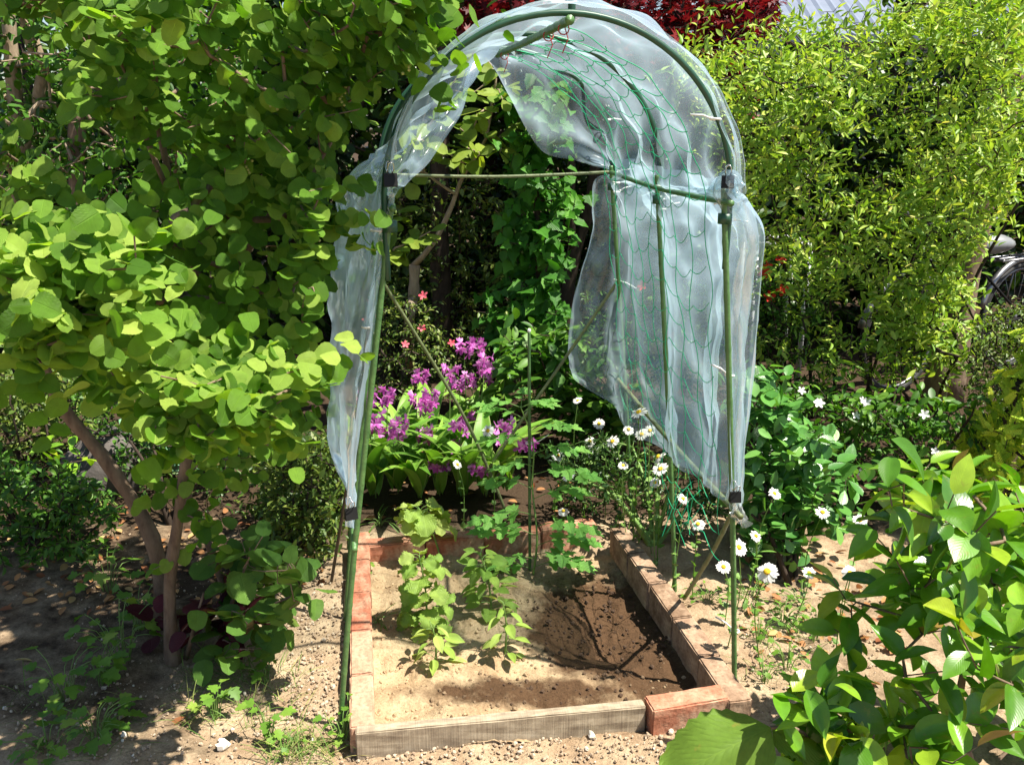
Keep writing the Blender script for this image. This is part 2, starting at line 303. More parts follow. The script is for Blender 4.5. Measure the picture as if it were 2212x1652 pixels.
# polythene film
def filmmat(name, milky, haze):
    m, N, Lk, b = mat(name); N.remove(b)
    tr = N.new("ShaderNodeBsdfTransparent"); tr.inputs[0].default_value = (.93, .97, .97, 1)
    df = N.new("ShaderNodeBsdfDiffuse"); df.inputs[0].default_value = (*haze, 1)
    tl = N.new("ShaderNodeBsdfTranslucent"); tl.inputs[0].default_value = (*haze, 1)
    m1 = N.new("ShaderNodeMixShader"); m1.inputs[0].default_value = .5; Lk.new(df.outputs[0], m1.inputs[1]); Lk.new(tl.outputs[0], m1.inputs[2])
    lw = N.new("ShaderNodeLayerWeight"); lw.inputs[0].default_value = .35
    am = N.new('ShaderNodeAttribute'); am.attribute_name = 'rnd'; nz = noise(N, Lk, 3.5, 5); f = mth(N, Lk, 'ADD', mth(N, Lk, 'MULTIPLY', lw.outputs["Facing"], .45), mth(N, Lk, 'MULTIPLY', am.outputs['Fac'], mth(N, Lk, 'MULTIPLY', nz.outputs[0], milky)))
    m2 = N.new("ShaderNodeMixShader"); Lk.new(f, m2.inputs[0]); Lk.new(tr.outputs[0], m2.inputs[1]); Lk.new(m1.outputs[0], m2.inputs[2])
    gl = N.new("ShaderNodeBsdfGlossy"); gl.inputs["Roughness"].default_value = .2; gl.inputs[0].default_value = (1, 1, 1, 1)
    nb = noise(N, Lk, 9, 3); bp = N.new("ShaderNodeBump"); bp.inputs["Strength"].default_value = .2; bp.inputs["Distance"].default_value = .03; Lk.new(nb.outputs[0], bp.inputs["Height"]); Lk.new(bp.outputs[0], gl.inputs["Normal"])
    fr = mth(N, Lk, 'ADD', mth(N, Lk, 'MULTIPLY', lw.outputs["Fresnel"], .30), .022)
    m3 = N.new("ShaderNodeMixShader"); Lk.new(fr, m3.inputs[0]); Lk.new(m2.outputs[0], m3.inputs[1]); Lk.new(gl.outputs[0], m3.inputs[2])
    Lk.new(m3.outputs[0], N["Material Output"].inputs[0]); return m
M['film'] = filmmat("clear_polythene", .64, (.66, .84, 1.0))  # blue haze colour stands in for sky reflected in the sheet

# ------------------------------------------------------------------ leaf templates (unit length along +Y, +Z upper face)
def leaf(wid, rows=4, cols=3, peak=.45, tip=1.0, base=.7, fold=.15, curl=.15, serr=0, wave=0, seed=0):
    """outline half width(t); cols odd"""
    rg = np.random.default_rng(seed); V, uv, Fc = [(0, 0, 0)], [(0, 0)], []
    def prof(t):
        a = (t / peak) if t < peak else (1 - t) / (1 - peak)
        return max(a, 0) ** (base if t < peak else tip) if a < 1 else 1
    c2 = cols // 2
    for i in range(1, rows):
        t = i / rows; h = wid / 2 * (math.sin(min(max(prof(t), 0), 1) * math.pi / 2))
        if serr: h *= 1 + serr * (1 if i % 2 else -1)
        for j in range(cols):
            u = (j - c2) / c2
            z = abs(u) * fold * h * 2 - curl * t * t + wave * math.sin(t * 9 + u * 2 + seed) * abs(u)
            V.append((u * h, t + (serr * .15 * abs(u)), z)); uv.append((u, t))
    V.append((0, 1, -curl)); uv.append((0, 1)); n = len(V) - 1
    for j in range(cols - 1):
        Fc.append((0, 1 + j + 1, 1 + j)); a = 1 + (rows - 2) * cols; Fc.append((n, a + j, a + j + 1))
    for i in range(rows - 2):
        for j in range(cols - 1): a = 1 + i * cols + j; Fc.append((a, a + 1, a + cols + 1, a + cols))
    return Tpl(V, Fc, uv)
def lobed(pts, curl=.1, cup=.1):
    """flat leaf from right-half outline points (x,y), mirrored; fan from the middle"""
    pts = list(pts); out = pts + [(-x, y) for x, y in reversed(pts) if x > 1e-6]
    V = [(0, .45, -curl * .2)] + [(x, y, cup * abs(x) - curl * y * y) for x, y in out]; n = len(out)
    return Tpl(V, [(0, 1 + i, 1 + (i + 1) % n) for i in range(n)], [(x, y) for x, y, z in V])
T_round = [leaf((.90, .95, .86, .92)[s], 15, 5, (.46, .5, .44, .48)[s], .55, .36, (.03, .09, .05, .12)[s], (.10, .2, .15, .05)[s], .03, (.02, .035, .03, .02)[s], s) for s in range(4)]
for t_ in T_round: t_.V[-1, 1] = 1.05; t_.V[:, 0] *= 1 + .05 * np.sin(t_.V[:, 1] * 7)
T_small = [leaf(.42, 3, 3, .45, .9, .8, .25, .2, seed=1)]
T_lance = [leaf(.33, 4, 3, .4, 1.0, .8, .25, .25, seed=2), leaf(.36, 4, 3, .45, .95, .8, .3, -.05, seed=3)]
T_oval = [leaf(.5, 5, 3, .5, .75, .7, .18, .15, seed=4), leaf(.46, 5, 3, .55, .7, .7, .22, .05, seed=5)]
T_obov = [leaf(.5, 6, 3, .64, .6, .95, .12, .12, seed=6), leaf(.55, 6, 3, .62, .55, .95, .1, .05, seed=7)]
T_cam = [leaf(.46, 9, 5, .45, .95, .62, .22, .18, 0, .012, 8), leaf(.5, 9, 5, .48, 1.0, .6, .12, .28, 0, .015, 9), leaf(.48, 9, 5, .42, 1.05, .62, .3, .02, 0, .01, 10)]
T_ivy = [lobed([(0, 0), (.30, -.06), (.46, .12), (.30, .32), (.40, .48), (.2, .62), (.12, .8), (0, 1)], .15, .2), leaf(.62, 5, 3, .35, 1.1, .5, .2, .2, .12, seed=11)]
T_maple = [lobed([(0, 0), (.08, .2), (.42, -.02), (.2, .26), (.62, .28), (.24, .42), (.5, .75), (.14, .55), (0, 1)], .2, .15)]
T_weed = [lobed([(0, 0), (.22, .02), (.40, .14), (.30, .3), (.52, .36), (.48, .58), (.26, .56), (.24, .8), (.1, .78), (0, 1)], .15, .2), lobed([(0, 0), (.3, .05), (.46, .22), (.3, .38), (.46, .58), (.22, .66), (.18, .9), (0, 1)], .2, .1)]
T_blade = [leaf(.035, 5, 3, .2, .7, .6, .3, .35, seed=12), leaf(.03, 5, 3, .2, .7, .6, .3, .7, seed=13)]
T_frill = [leaf(.95, 14, 9, .5, .5, .5, .12, .3, .13, .10, 14), leaf(.9, 14, 9, .45, .5, .5, .1, .15, .14, .12, 15)]
T_petal = [leaf(.34, 5, 3, .6, .5, .8, .2, .1, seed=16)]
def frond():                                     # scale-leaf conifer spray
    mb = MB(); V, Fc, uv = [], [], []
    for i in range(7):
        for sgn in ((0,) if i == 6 else (-1, 1)):
            y0 = i / 7; l = .34 * (1 - .5 * i / 7); a = sgn * .8; n = len(V)
            d = np.array([math.sin(a), math.cos(a)]); q = np.array([d[1], -d[0]]) * .055
            p0 = np.array([0, y0]); pts = [p0 - q * .6, p0 + q * .6, p0 + d * l * .6 + q, p0 + d * l, p0 + d * l * .6 - q]
            for k, p in enumerate(pts): V.append((p[0], p[1], .02 * (k == 3) + .03 * sgn * sgn)); uv.append((p[0], p[1]))
            Fc.append((n, n + 1, n + 2, n + 3, n + 4))
    n = len(V); V += [(-.02, 0, 0), (.02, 0, 0), (0, 1, 0)]; uv += [(0, 0)] * 3; Fc.append((n, n + 1, n + 2)); return Tpl(V, Fc, uv)
T_frond = [frond()]

# ------------------------------------------------------------------ branching plants
def grow(roots, targets, step=.09, wig=.15, rng=RNG, lift=0., dirw=.35):
    pos, par, isroot, rr, rootend = [], [], [], [], []
    for pts, r0, r1 in roots:
        pts = np.asarray(pts, float); L = np.linalg.norm(np.diff(pts, axis=0), axis=1).sum(); n = max(4, int(L / (step * .8)))
        c = catmull(pts, n); st = len(pos)
        if st:                                   # a limb starts on the nearest earlier root node
            pp = int(np.argmin(np.linalg.norm(np.array(pos) - c[0], axis=1))); pp = pp if np.linalg.norm(pos[pp] - c[0]) < .12 else -1
        else: pp = -1
        for i in range(n):
            pos.append(c[i]); par.append(pp if i == 0 else len(pos) - 2); isroot.append(len(rootend)); rr.append(r0 + (r1 - r0) * i / (n - 1))
        rootend.append((st, len(pos)))
    cap = len(pos) + len(targets) * 40 + 10; Pn = np.zeros((cap, 3)); n = len(pos); Pn[:n] = pos; n0 = n
    targets = np.asarray(targets); dist = np.array([np.min(np.linalg.norm(Pn[:n0] - t, axis=1)) for t in targets]); tips = []
    for t in targets[np.argsort(dist)]:
        d = np.linalg.norm(Pn[:n] - t, axis=1) + np.maximum(0, Pn[:n, 2] - t[2]) * .5; q = int(np.argmin(d)); a = Pn[q]; D = np.linalg.norm(a - t)
        m = min(38, max(2, int(D / step))); dv = nrm(a - Pn[par[q]]) if par[q] >= 0 else UP
        c = a + dv * D * dirw + UP * lift * D; prev = q
        for i in range(1, m + 1):
            s = i / m; p = (1 - s) ** 2 * a + 2 * s * (1 - s) * c + s * s * t
            if i < m: p = p + rng.normal(0, wig * step, 3)
            Pn[n] = p; par.append(prev); isroot.append(-1); rr.append(0); prev = n; n += 1
        tips.append(prev)
    par = np.array(par); cnt = np.zeros(n)
    for t in tips: cnt[t] += 1
    for i in range(n - 1, -1, -1):
        if par[i] >= 0: cnt[par[i]] += cnt[i]
    ch = [[] for _ in range(n)]
    for i in range(n):
        if par[i] >= 0: ch[par[i]].append(i)
    chains, stack = [], []
    for (s, e) in rootend:
        stack.append((par[s], s))
    done = set()
    while stack:
        p, i = stack.pop()
        if i in done: continue
        c = [p, i] if p >= 0 else [i]; done.add(i); cur = i
        while True:
            nx = [k for k in ch[cur] if k not in done]
            if not nx: break
            same = [k for k in nx if isroot[k] >= 0 and isroot[k] == isroot[cur]]
            main = same[0] if same else (max(nx, key=lambda k: cnt[k]) if isroot[cur] < 0 else None)
            if isroot[cur] >= 0 and not same: main = max(nx, key=lambda k: cnt[k])
            for k in nx:
                if k != main: stack.append((cur, k))
            c.append(main); done.add(main); cur = main
        chains.append(c)
    return Pn[:n], par, np.array(isroot), np.array(rr), cnt, chains, np.array(tips)

def put_leaves(mb, tips, dirs, sp_, rng, mat=0, center=None):
    T, k = len(tips), sp_['k']; j = np.arange(k)
    dirs = nrm(dirs + rng.normal(0, .12, dirs.shape) + np.array([0, 0, sp_.get('rise', 0)]))
    pos = tips[:, None] - dirs[:, None] * (sp_['gap'] * j)[None, :, None]
    lat = nrm(np.cross(dirs, UP) + 1e-4); bin_ = np.cross(dirs, lat); roll = rng.uniform(-1, 1, (T, k, 1)) * sp_.get('roll', .5)
    sg = np.where((j + 1) % 2, 1, -1)[None, :, None] * np.where(rng.random((T, 1, 1)) < .5, 1, -1)
    la = (lat[:, None] * np.cos(roll) + bin_[:, None] * np.sin(roll)) * sg
    a = sp_['ang'] * np.ones((T, k, 1)); a[:, 0] *= .3; a += rng.normal(0, .2, a.shape)
    ld = dirs[:, None] * np.cos(a) + la * np.sin(a) + rng.normal(0, .18, (T, k, 3)) - UP * sp_.get('droop', .2) * rng.uniform(.4, 1.3, (T, k, 1))
    nn = UP * sp_.get('up', .6) + SUN * sp_.get('sun', .4) + rng.normal(0, sp_.get('nn', .3), (T, k, 3))
    if center is not None and sp_.get('outw', 0):
        o = pos - center; o[..., 2] *= .2; nn = nn + nrm(o) * sp_['outw']; ld = ld + nrm(o) * sp_['outw'] * .35
    keep = rng.random((T, k)).ravel() < sp_.get('keep', 1)
    pos, ld, nn = pos.reshape(-1, 3)[keep], ld.reshape(-1, 3)[keep], nn.reshape(-1, 3)[keep]
    B = basis(ld, nn); L = rng.uniform(*sp_['L'], len(pos)); tip_small = np.tile(np.where(j == 0, sp_.get('tipsize', .8), 1), T)[keep]
    L = L * tip_small; sc = np.stack([L * rng.uniform(.85, 1.15, len(L)) * sp_.get('W', 1), L, L * rng.uniform(.4, 1.5, len(L))], 1)
    r0, r1 = sp_.get('rnd', (0, 1)); rnd = np.clip(rng.uniform(r0, r1, len(pos)) + np.tile(np.where(j == 0, sp_.get('tiprnd', 0), 0), T)[keep], 0, 1)
    tp = sp_['tpl']; w_ = rng.integers(0, len(tp), len(pos))
    for i, t in enumerate(tp): mb.inst(t, B[w_ == i], pos[w_ == i], sc[w_ == i], rnd[w_ == i], mat)

def plant(name, label, cat, roots, targets, spec, lm, bm, group=None, step=.09, wig=.15, lift=0., rt=.0016, tr='trunk', rng=RNG, seed=1, outc=None, twigs=True, dirw=.35, extra=None):
    rng = np.random.default_rng(seed)
    Pn, par, isr, rr, cnt, chains, tips = grow(roots, targets, step, wig, rng, lift, dirw)
    base = np.array(roots[0][0][0]); t = thing(name, (base[0], base[1], max(0, base[2])), label, cat, group)
    cr = MB()
    for c in chains:
        r0 = isr[c[-1]] if len(c) == 1 else isr[c[1]]
        if r0 >= 0 and isr[c[0]] >= 0 and (len(c) < 2 or isr[c[1]] >= 0):
            k = [i for i in c if isr[i] >= 0]; tb = MB(); R = rr[k] * (1 + .10 * np.sin(np.arange(len(k)) * 1.9)) * (1 + .55 * np.exp(-np.arange(len(k)) / 1.5) * (par[k[0]] < 0))
            rest = [i for i in c if isr[i] < 0]
            if rest: k = k + rest; R = np.concatenate([R, np.minimum(R[-1], rt * 1.2 * np.maximum(cnt[rest], 1) ** .45)])
            tb.tube(Pn[k], R, 8); tb.build(tr, bm, t)
        elif twigs and len(c) > 1:
            R = rt * np.maximum(cnt[c], 1) ** .45; R[0] = min(R[0], R[1] * 1.1); cr.tube(Pn[c], R, 4 if R[0] < .004 else 6, mat=1, cap=False)
    d = nrm(Pn[tips] - Pn[par[tips]]); put_leaves(cr, Pn[tips], d, spec, rng, 0, outc)
    if extra: extra(cr, Pn, tips, d, rng, t)
    cr.build('crown' if tr == 'trunk' else 'foliage', [lm, bm], t); return t

# ------------------------------------------------------------------ the setting: ground, bed soil
ax = np.array([-.156, .988, 0]); ax /= np.linalg.norm(ax); px_ = np.array([ax[1], -ax[0], 0])       # along / across the tunnel and bed
FL, FR, BR, BL = np.array([-.37, 1.82]), np.array([.575, 1.915]), np.array([.41, 2.90]), np.array([-.535, 2.78])
def edges(lo, hi, f0, f1, st):
    a = np.arange(f0, f1 + 1e-6, st); l, h = [f0], [f1]; s = st
    while l[-1] > lo: s *= 1.35; l.append(l[-1] - s)
    s = st
    while h[-1] < hi: s *= 1.35; h.append(h[-1] + s)
    return np.concatenate([l[:0:-1], a, h[1:]])
def gridmesh(X, Y, Z, R):
    ny, nx = X.shape; mb = MB(); V = np.stack([X, Y, Z], -1).reshape(-1, 3); idx = np.arange(nx * ny).reshape(ny, nx)
    L = np.stack([idx[:-1, :-1], idx[:-1, 1:], idx[1:, 1:], idx[1:, :-1]], -1).reshape(-1); mb.raw(V, L, np.full(len(L) // 4, 4), V[:, :2] * 1., R.ravel(), 0); return mb
gx, gy = edges(-70, 70, -2.2, 2.4, .022), edges(-20, 90, 1.15, 4.2, .022); X, Y = np.meshgrid(gx, gy)
fade = np.clip((9 - np.abs(Y)) / 5, 0, 1)
def gz(X, Y): return .05 * vn(X, Y, .9) * .6 + .022 * vn(X, Y, 4) + .014 * vn(X, Y, 13) + .010 * vn(X, Y, 31)
Z = gz(X, Y) * fade
inb = inpoly(np.stack([X.ravel(), Y.ravel()], 1), [FL, FR, BR, BL]).reshape(X.shape); Z = np.where(inb, -.09, Z - .004)
sm_ = lambda a, lo, hi: np.clip((a - lo) / (hi - lo), 0, 1) ** 2 * (3 - 2 * np.clip((a - lo) / (hi - lo), 0, 1))
jx, jy = X + .35 * vn(X, Y, 2.5), Y + .35 * vn(X + 9, Y, 2.5)
soil_shade = np.clip(.15 + .8 * sm_(jy, 2.9, 3.4) + .5 * sm_(-jx, .65, .95) * sm_(jy, 1.75, 2.0), 0, 1) + .35 * vn(X, Y, 2)  # dark humus far back; the left patch paints in the tree's shade
k_ = sm_(jx, .7, .9) * (1 - sm_(jy, 2.8, 3.2)); soil_shade = soil_shade * (1 - k_) + k_ * (.5 + .4 * vn(X, Y, 3))
tag(gridmesh(X, Y, Z, soil_shade).build('ground', M['ground']), None, None, kind='structure')
n = 150; u, v = np.meshgrid(np.linspace(-.03, 1.03, n), np.linspace(-.03, 1.03, n))
q = (FL * (1 - u[..., None]) + FR * u[..., None]) * (1 - v[..., None]) + (BL * (1 - u[..., None]) + BR * u[..., None]) * v[..., None]
X, Y = q[..., 0], q[..., 1]
def bz(X, Y): return -.012 - .022 * np.clip((X + .2) / .5, 0, 1) + .035 * vn(X, Y, 3.5) + .028 * vn(X, Y, 9) + .018 * vn(X, Y, 24) + .013 * np.abs(vn(X, Y, 50))
pc = proj(np.stack([X.ravel(), Y.ravel(), 0 * X.ravel()], 1)).reshape(X.shape + (2,))
def blob(cx, cy, rx, ry): return np.clip(1.25 - (((pc[..., 0] - cx) / rx) ** 2 + ((pc[..., 1] - cy) / ry) ** 2), 0, 1)
soil_shade = np.maximum.reduce([blob(1310, 1340, 210, 150), .75 * blob(1150, 1490, 330, 45), .9 * blob(1420, 1440, 130, 80), .4 * blob(1050, 1230, 160, 50)])  # damp soil, plus the sheet's shade painted in as a dark patch
ed = np.minimum(np.minimum(u, 1 - u), np.minimum(v, 1 - v)); bs = gridmesh(X, Y, bz(X, Y) + .022 * np.clip(1 - ed / .07, 0, 1) ** 2 * (.6 + 1.2 * vn(X, Y, 7)) - .02 * blob(1310, 1340, 180, 90), soil_shade).build('soil', M['bed_soil']); tag(bs, None, None, kind='structure')

# ------------------------------------------------------------------ bricks and plank round the bed
def box_obj(name, a, b, width, z0, z1, m, label, cat, group=None, bev=.004, jit=.0009, seed=0, side=1):
    """box along the line a->b (its inner top edge), width to the given side"""
    a, b = np.array(a[:2]), np.array(b[:2]); d = b - a; L = np.linalg.norm(d); d /= L; nrmv = np.array([-d[1], d[0]]) * side
    c = (a + b) / 2 + nrmv * width / 2; bm = bmesh.new(); bmesh.ops.create_cube(bm, size=1)
    bmesh.ops.scale(bm, vec=(L, width, z1 - z0), verts=bm.verts)
    bmesh.ops.bevel(bm, geom=bm.edges[:], offset=bev, segments=2, affect='EDGES')
    bmesh.ops.subdivide_edges(bm, edges=[e for e in bm.edges if e.calc_length() > .04], cuts=5, use_grid_fill=True)
    rg = random.Random(seed)
    for v_ in bm.verts: v_.co += Vector((rg.uniform(-jit, jit), rg.uniform(-jit, jit), rg.uniform(-jit, jit))) - v_.co * (.05 * max(0, vn(v_.co.x * 1 + seed * 3.1, v_.co.y + v_.co.z * 2, 22) - .12) if abs(v_.co.z) > (z1 - z0) * .42 else 0)
    me = bpy.data.meshes.new(name); bm.to_mesh(me); bm.free(); me.materials.append(m)
    o = bpy.data.objects.new(name, me); COL.objects.link(o); o.location = (c[0], c[1], (z0 + z1) / 2); o.rotation_euler = (rg.uniform(-.015, .015), rg.uniform(-.012, .012), math.atan2(d[1], d[0]))
    return tag(o, label, cat, group)
def brick_row(p0, p1, n, labels, side, zt=.07, width=.06, gap=.004, seed=0, m='brick'):
    p0, p1 = np.array(p0), np.array(p1); d = (p1 - p0) / np.linalg.norm(p1 - p0)
    for i in range(n):
        a = p0 + (p1 - p0) * (i / n) + d * gap / 2; b = p0 + (p1 - p0) * ((i + 1) / n) - d * gap / 2; rg = random.Random(seed + i)
        off = np.array([-d[1], d[0]]) * rg.uniform(-.004, .004)
        box_obj('brick', a + off, b + off, width, -.035, zt + rg.uniform(-.006, .006), M[m], labels[i], 'brick', 'bricks edging the vegetable bed', seed=seed + i, side=side)
g2 = lambda x, y: G(x, y, .07)[:2]
brick_row((-.340, 1.81), (-.522, 2.86), 5, ["pale brick in the left row that meets the wooden plank at the bed corner", "sunlit brick of the left row, second from the wooden plank", "middle brick of the left row of five beside the green stakes", "reddish brick of the left row, second from the far corner", "red brick ending the left row at the bed's far corner"], 1, seed=10, width=.062)
brick_row(g2(788, 1182), g2(1291, 1136), 4, ["far row brick nearest the left corner, behind the tall frilly seedling", "orange red brick in the far row, between the frilly seedling and the orchids", "far row brick in front of the daisy leaves, left of the tomato stake", "brown shaded brick at the far row's open end beside the tomato plant"], 1, seed=20)
brick_row(g2(1576, 1516), g2(1318, 1140), 5, ["pinkish brick of the right row that touches the short front brick", "right row brick with a daisy shadow across its sunny top", "pale middle brick in the right row with a pole shadow across it", "dappled brick in the right row, second from its shaded end", "dark shaded brick at the far open end of the right row"], -1, seed=30, width=.066, m='brick_tan')
box_obj('brick', g2(1411, 1537), g2(1577, 1510), .062, -.04, .074, M['brick'], "single red brick closing the front of the bed beside the wooden plank", 'brick', 'bricks edging the vegetable bed', seed=41, side=1)
box_obj('plank', g2(767, 1584), g2(1396, 1524), .032, -.05, .068, M['wood'], "long weathered wooden plank edging the front of the bed", 'plank', None, .003, .001, 44, 1)

# ------------------------------------------------------------------ tunnel trellis
cF, hw, ZR, RZ = np.array([.117, 2.0, 0]), .385, 1.33, .392
def ctr(u): return cF + ax * u
pr = nrm(np.array([.982, .19, 0]))                       # across the arches
def arch(u, phi, r=1.0): return ctr(u) + pr * hw * r * math.cos(phi) + UP * (ZR + RZ * r * math.sin(phi))
US = (0, .5, 1.0)
legb = {}
for i, u_ in enumerate(US):
    legb[('R', i)] = np.array([.63, 2.08, 0]) + ax * u_; legb[('L', i)] = np.array([-.458, 1.90, 0]) + ax * u_
TRE = thing('tunnel_trellis', ctr(.5), "arched green pole tunnel tied with white ties over the vegetable bed", 'trellis')
def pole(pts, r, m, name, knob=.1, bulge=.12, n=None, k=10):
    pts = np.asarray(pts, float); L = np.linalg.norm(np.diff(pts, axis=0), axis=1).sum(); n = n or max(8, int(L / .012))
    c = catmull(pts, n); s = np.linspace(0, L, n); R = r * (1 + bulge * (np.mod(s, knob) < .012)); mb = MB(); mb.tube(c, R, k); return mb.build(name, m, TRE)
for (sd_, i), b_ in legb.items():
    top = arch(US[i], 0 if sd_ == 'R' else math.pi); b2 = b_ - UP * .1
    pole([b2, b_ * .65 + top * .35 + np.array([0, 0, 0]), top + UP * .02], .0072, M['pole'], 'leg')
for i, u_ in enumerate(US):
    out = pr * .017
    pts = [arch(u_, 0) + out - UP * (.17 if i == 0 else .1)] + [arch(u_, a) + out * math.cos(a) for a in np.linspace(0, math.pi, 15)] + [arch(u_, math.pi) - out - UP * .17]
    pole(pts, .0072, M['arch_pole'], 'arch_pole', .5, .0, 60)
pole([arch(-.03, math.pi / 2, .955), arch(.5, math.pi / 2, .95), arch(1.06, math.pi / 2, .955)], .0095, M['pole'], 'ridge_pole', .08, .15)
pole([arch(1.0, 0) + pr * .03, arch(1.0, math.pi * .5, .0) - UP * .012, arch(1.0, math.pi) - pr * .02], .0055, M['rail_pole'], 'crossbar', .08, .1)
pole([arch(-.05, 0) - UP * .01, arch(.5, 0) - UP * .015 - pr * .005, arch(1.05, 0)], .007, M['pole'], 'side_rail', .09, .12)
pole([arch(-.02, math.pi) - UP * .01, arch(.5, math.pi) - UP * .01, arch(1.03, math.pi)], .007, M['pole'], 'side_rail', .09, .12)
pole([P(820, 598, 2.92), P(1000, 895, 3.05), P(1100, 1122, 3.10)], .006, M['rail_pole'], 'brace')
pole([P(1338, 602, 3.10), P(1230, 760, 3.12), P(1048, 1022, 3.14)], .006, M['rail_pole'], 'brace')
pole([P(1335, 820, 3.02), P(1450, 955, 2.55), P(1600, 1116, 2.04)], .0075, M['rail_pole'], 'brace')
pole([P(1592, 1085, 2.1), P(1540, 1190, 2.28), P(1478, 1292, 2.5)], .0065, M['rail_pole'], 'brace')
pole([P(797, 702, 2.38), P(757, 1000, 2.5), G(716, 1255)], .0055, M['brown_pole'], 'brace', .3, 0)
pole([P(752, 990, 2.12), P(760, 1090, 2.0), P(766, 1190, 1.89)], .0075, M['pole'], 'brace')
pole([arch(.0, math.pi / 2) - UP * .01 + ax * .02 + pr * .015, arch(.0, math.pi / 2) + UP * .25 + ax * .02 + pr * .015], .0085, M['arch_pole'], 'finial_pole', .5, 0)
def tie(p, d, tail, r=.011):
    d = nrm(np.asarray(d, float)); a = nrm(np.cross(d, [.3, .2, 1.]) + 1e-6); b = np.cross(d, a); mb = MB()
    t = np.linspace(0, 2 * math.pi, 13); mb.tube([p + r * (math.cos(x) * a + math.sin(x) * b) for x in t], .0028, 5)
    tail = np.asarray(tail, float); mb.tube([p + nrm(tail) * r, p + tail * .5 + UP * .004, p + tail], .0024, 5); mb.ball(p + nrm(tail) * r, .005); mb.build('cable_tie', M['tie'], TRE)
for x, y, Y_, tx, tz in [(1330, 372, 3.07, .06, .01), (1330, 395, 3.06, .06, .0), (1332, 415, 3.05, .05, .02), (1418, 402, 2.57, .05, -.05), (1428, 430, 2.57, .06, .01), (1430, 452, 2.57, .05, .02), (1568, 412, 2.1, .04, -.03), (1568, 440, 2.1, -.03, .0), (1568, 478, 2.1, .05, .0),
                         (1576, 810, 2.1, -.05, .03), (793, 706, 1.93, .03, .01), (1332, 604, 3.07, .07, -.03), (1546, 258, 2.06, -.06, .01), (1310, 259, 3.08, .05, .0), (812, 498, 1.93, .03, 0), (1588, 1362, 2.1, -.06, .05), (1090, 1115, 3.1, .02, .02)]:
    tie(P(x, y, Y_), (0.05, .1, 1), (tx, -.01, tz))
for a_, b_ in (((1185, 45), .03), ((1148, 62), .2), ((1045, 120), .9)):
    mb = MB(); c = arch(b_, math.pi / 2, .95); mb.tube([c - UP * .01 + .012 * np.array([math.cos(t), 0, math.sin(t)]) for t in np.linspace(0, 6.3, 10)], .0015, 5); mb.tube([c, c + np.array([.01, 0, -.03]), c + np.array([-.002, 0, -.06])], .0013, 5); mb.build('wire_twist', M['redwire'], TRE)
for sd_, i in legb:
    c = arch(US[i], 0 if sd_ == 'R' else math.pi) - UP * .05 + (pr if sd_ == 'R' else -pr) * .008
    mb = MB(); mb.tube([c - UP * .012, c + UP * .012], [.017, .017], 12); mb.build('joint_sleeve', M['arch_pole'], TRE)

# ------------------------------------------------------------------ polythene sheet
def lerp(a, b, t): return a * (1 - t) + b * t
rows = [[P(757, 1138, 1.88), P(768, 1138, 1.93), P(766, 1100, 2.0), P(756, 1060, 2.08), P(748, 1040, 2.1)],
        [P(772, 960, 1.90), P(766, 955, 1.93), P(735, 945, 2.1), P(722, 930, 2.3), P(745, 905, 2.25)],
        [P(790, 800, 1.91), P(782, 800, 1.94), P(740, 800, 2.13), P(718, 780, 2.35), P(752, 770, 2.28)],
        [P(815, 650, 1.92), P(805, 650, 1.95), P(752, 650, 2.15), P(722, 640, 2.4), P(775, 640, 2.3)],
        [P(838, 470, 1.92), P(830, 470, 1.95), P(772, 470, 2.2), P(738, 480, 2.45), P(832, 485, 2.25)],
        [P(845, 388, 1.90), P(833, 385, 1.94), P(772, 390, 2.2), P(758, 395, 2.5), P(856, 420, 2.35)]]
le = catmull([P(1040, 118, 3.0), P(1000, 235, 2.85), P(930, 345, 2.65), P(880, 395, 2.45)], 4)
re_ = catmull([P(1040, 118, 3.06), P(1100, 205, 3.15), P(1160, 318, 3.2), P(1240, 346, 3.15), P(1316, 370, 3.08)], 5)
for k, ph in enumerate((158, 136, 112)):
    a = math.radians(ph); e = le[3 - k]; c2 = lerp(arch(.45, a, 1.03), e, .18); rows.append([arch(-.05, a, 1.03), arch(.02, a, 1.04), c2, lerp(arch(.8, a, 1.03), e, .55), e])
a = math.pi / 2; rows.append([arch(-.06, a, 1.03), arch(.02, a, 1.04), arch(.5, a, 1.03), arch(.95, a, 1.02), P(1040, 116, 3.05)])
for k, ph in enumerate((68, 45, 22, 2)):
    a = math.radians(ph); rows.append([arch(-.05, a, 1.05), arch(.03, a, 1.055), arch(.5, a, 1.035), arch(.95, a, 1.02), re_[k + 1]])
rows += [[P(1574, 404, 2.06), P(1568, 404, 2.1), P(1455, 420, 2.5), P(1345, 405, 3.0), P(1282, 395, 3.13)],
         [P(1642, 500, 2.08), P(1600, 500, 2.16), P(1480, 500, 2.5), P(1360, 490, 3.0), P(1278, 500, 3.2)],
         [P(1634, 640, 2.10), P(1590, 640, 2.2), P(1485, 640, 2.52), P(1362, 640, 3.0), P(1238, 640, 3.2)],
         [P(1612, 860, 2.09), P(1580, 860, 2.15), P(1490, 850, 2.45), P(1370, 800, 2.9), P(1228, 760, 3.2)],
         [P(1596, 1095, 2.07), P(1578, 1092, 2.10), P(1500, 1030, 2.3), P(1395, 950, 2.75), P(1240, 815, 3.18)]]
rows = np.array(rows); NR = len(rows); nv, nu = 260, 130
g = catmull(rows, nv); g = np.transpose(catmull(np.transpose(g, (1, 0, 2)), nu), (1, 0, 2))
rr_ = np.linspace(0, NR - 1, nv)[:, None] * np.ones((1, nu)); cc = np.linspace(0, 4, nu)[None] * np.ones((nv, 1))
nml = nrm(np.cross(np.gradient(g, axis=0), np.gradient(g, axis=1)))
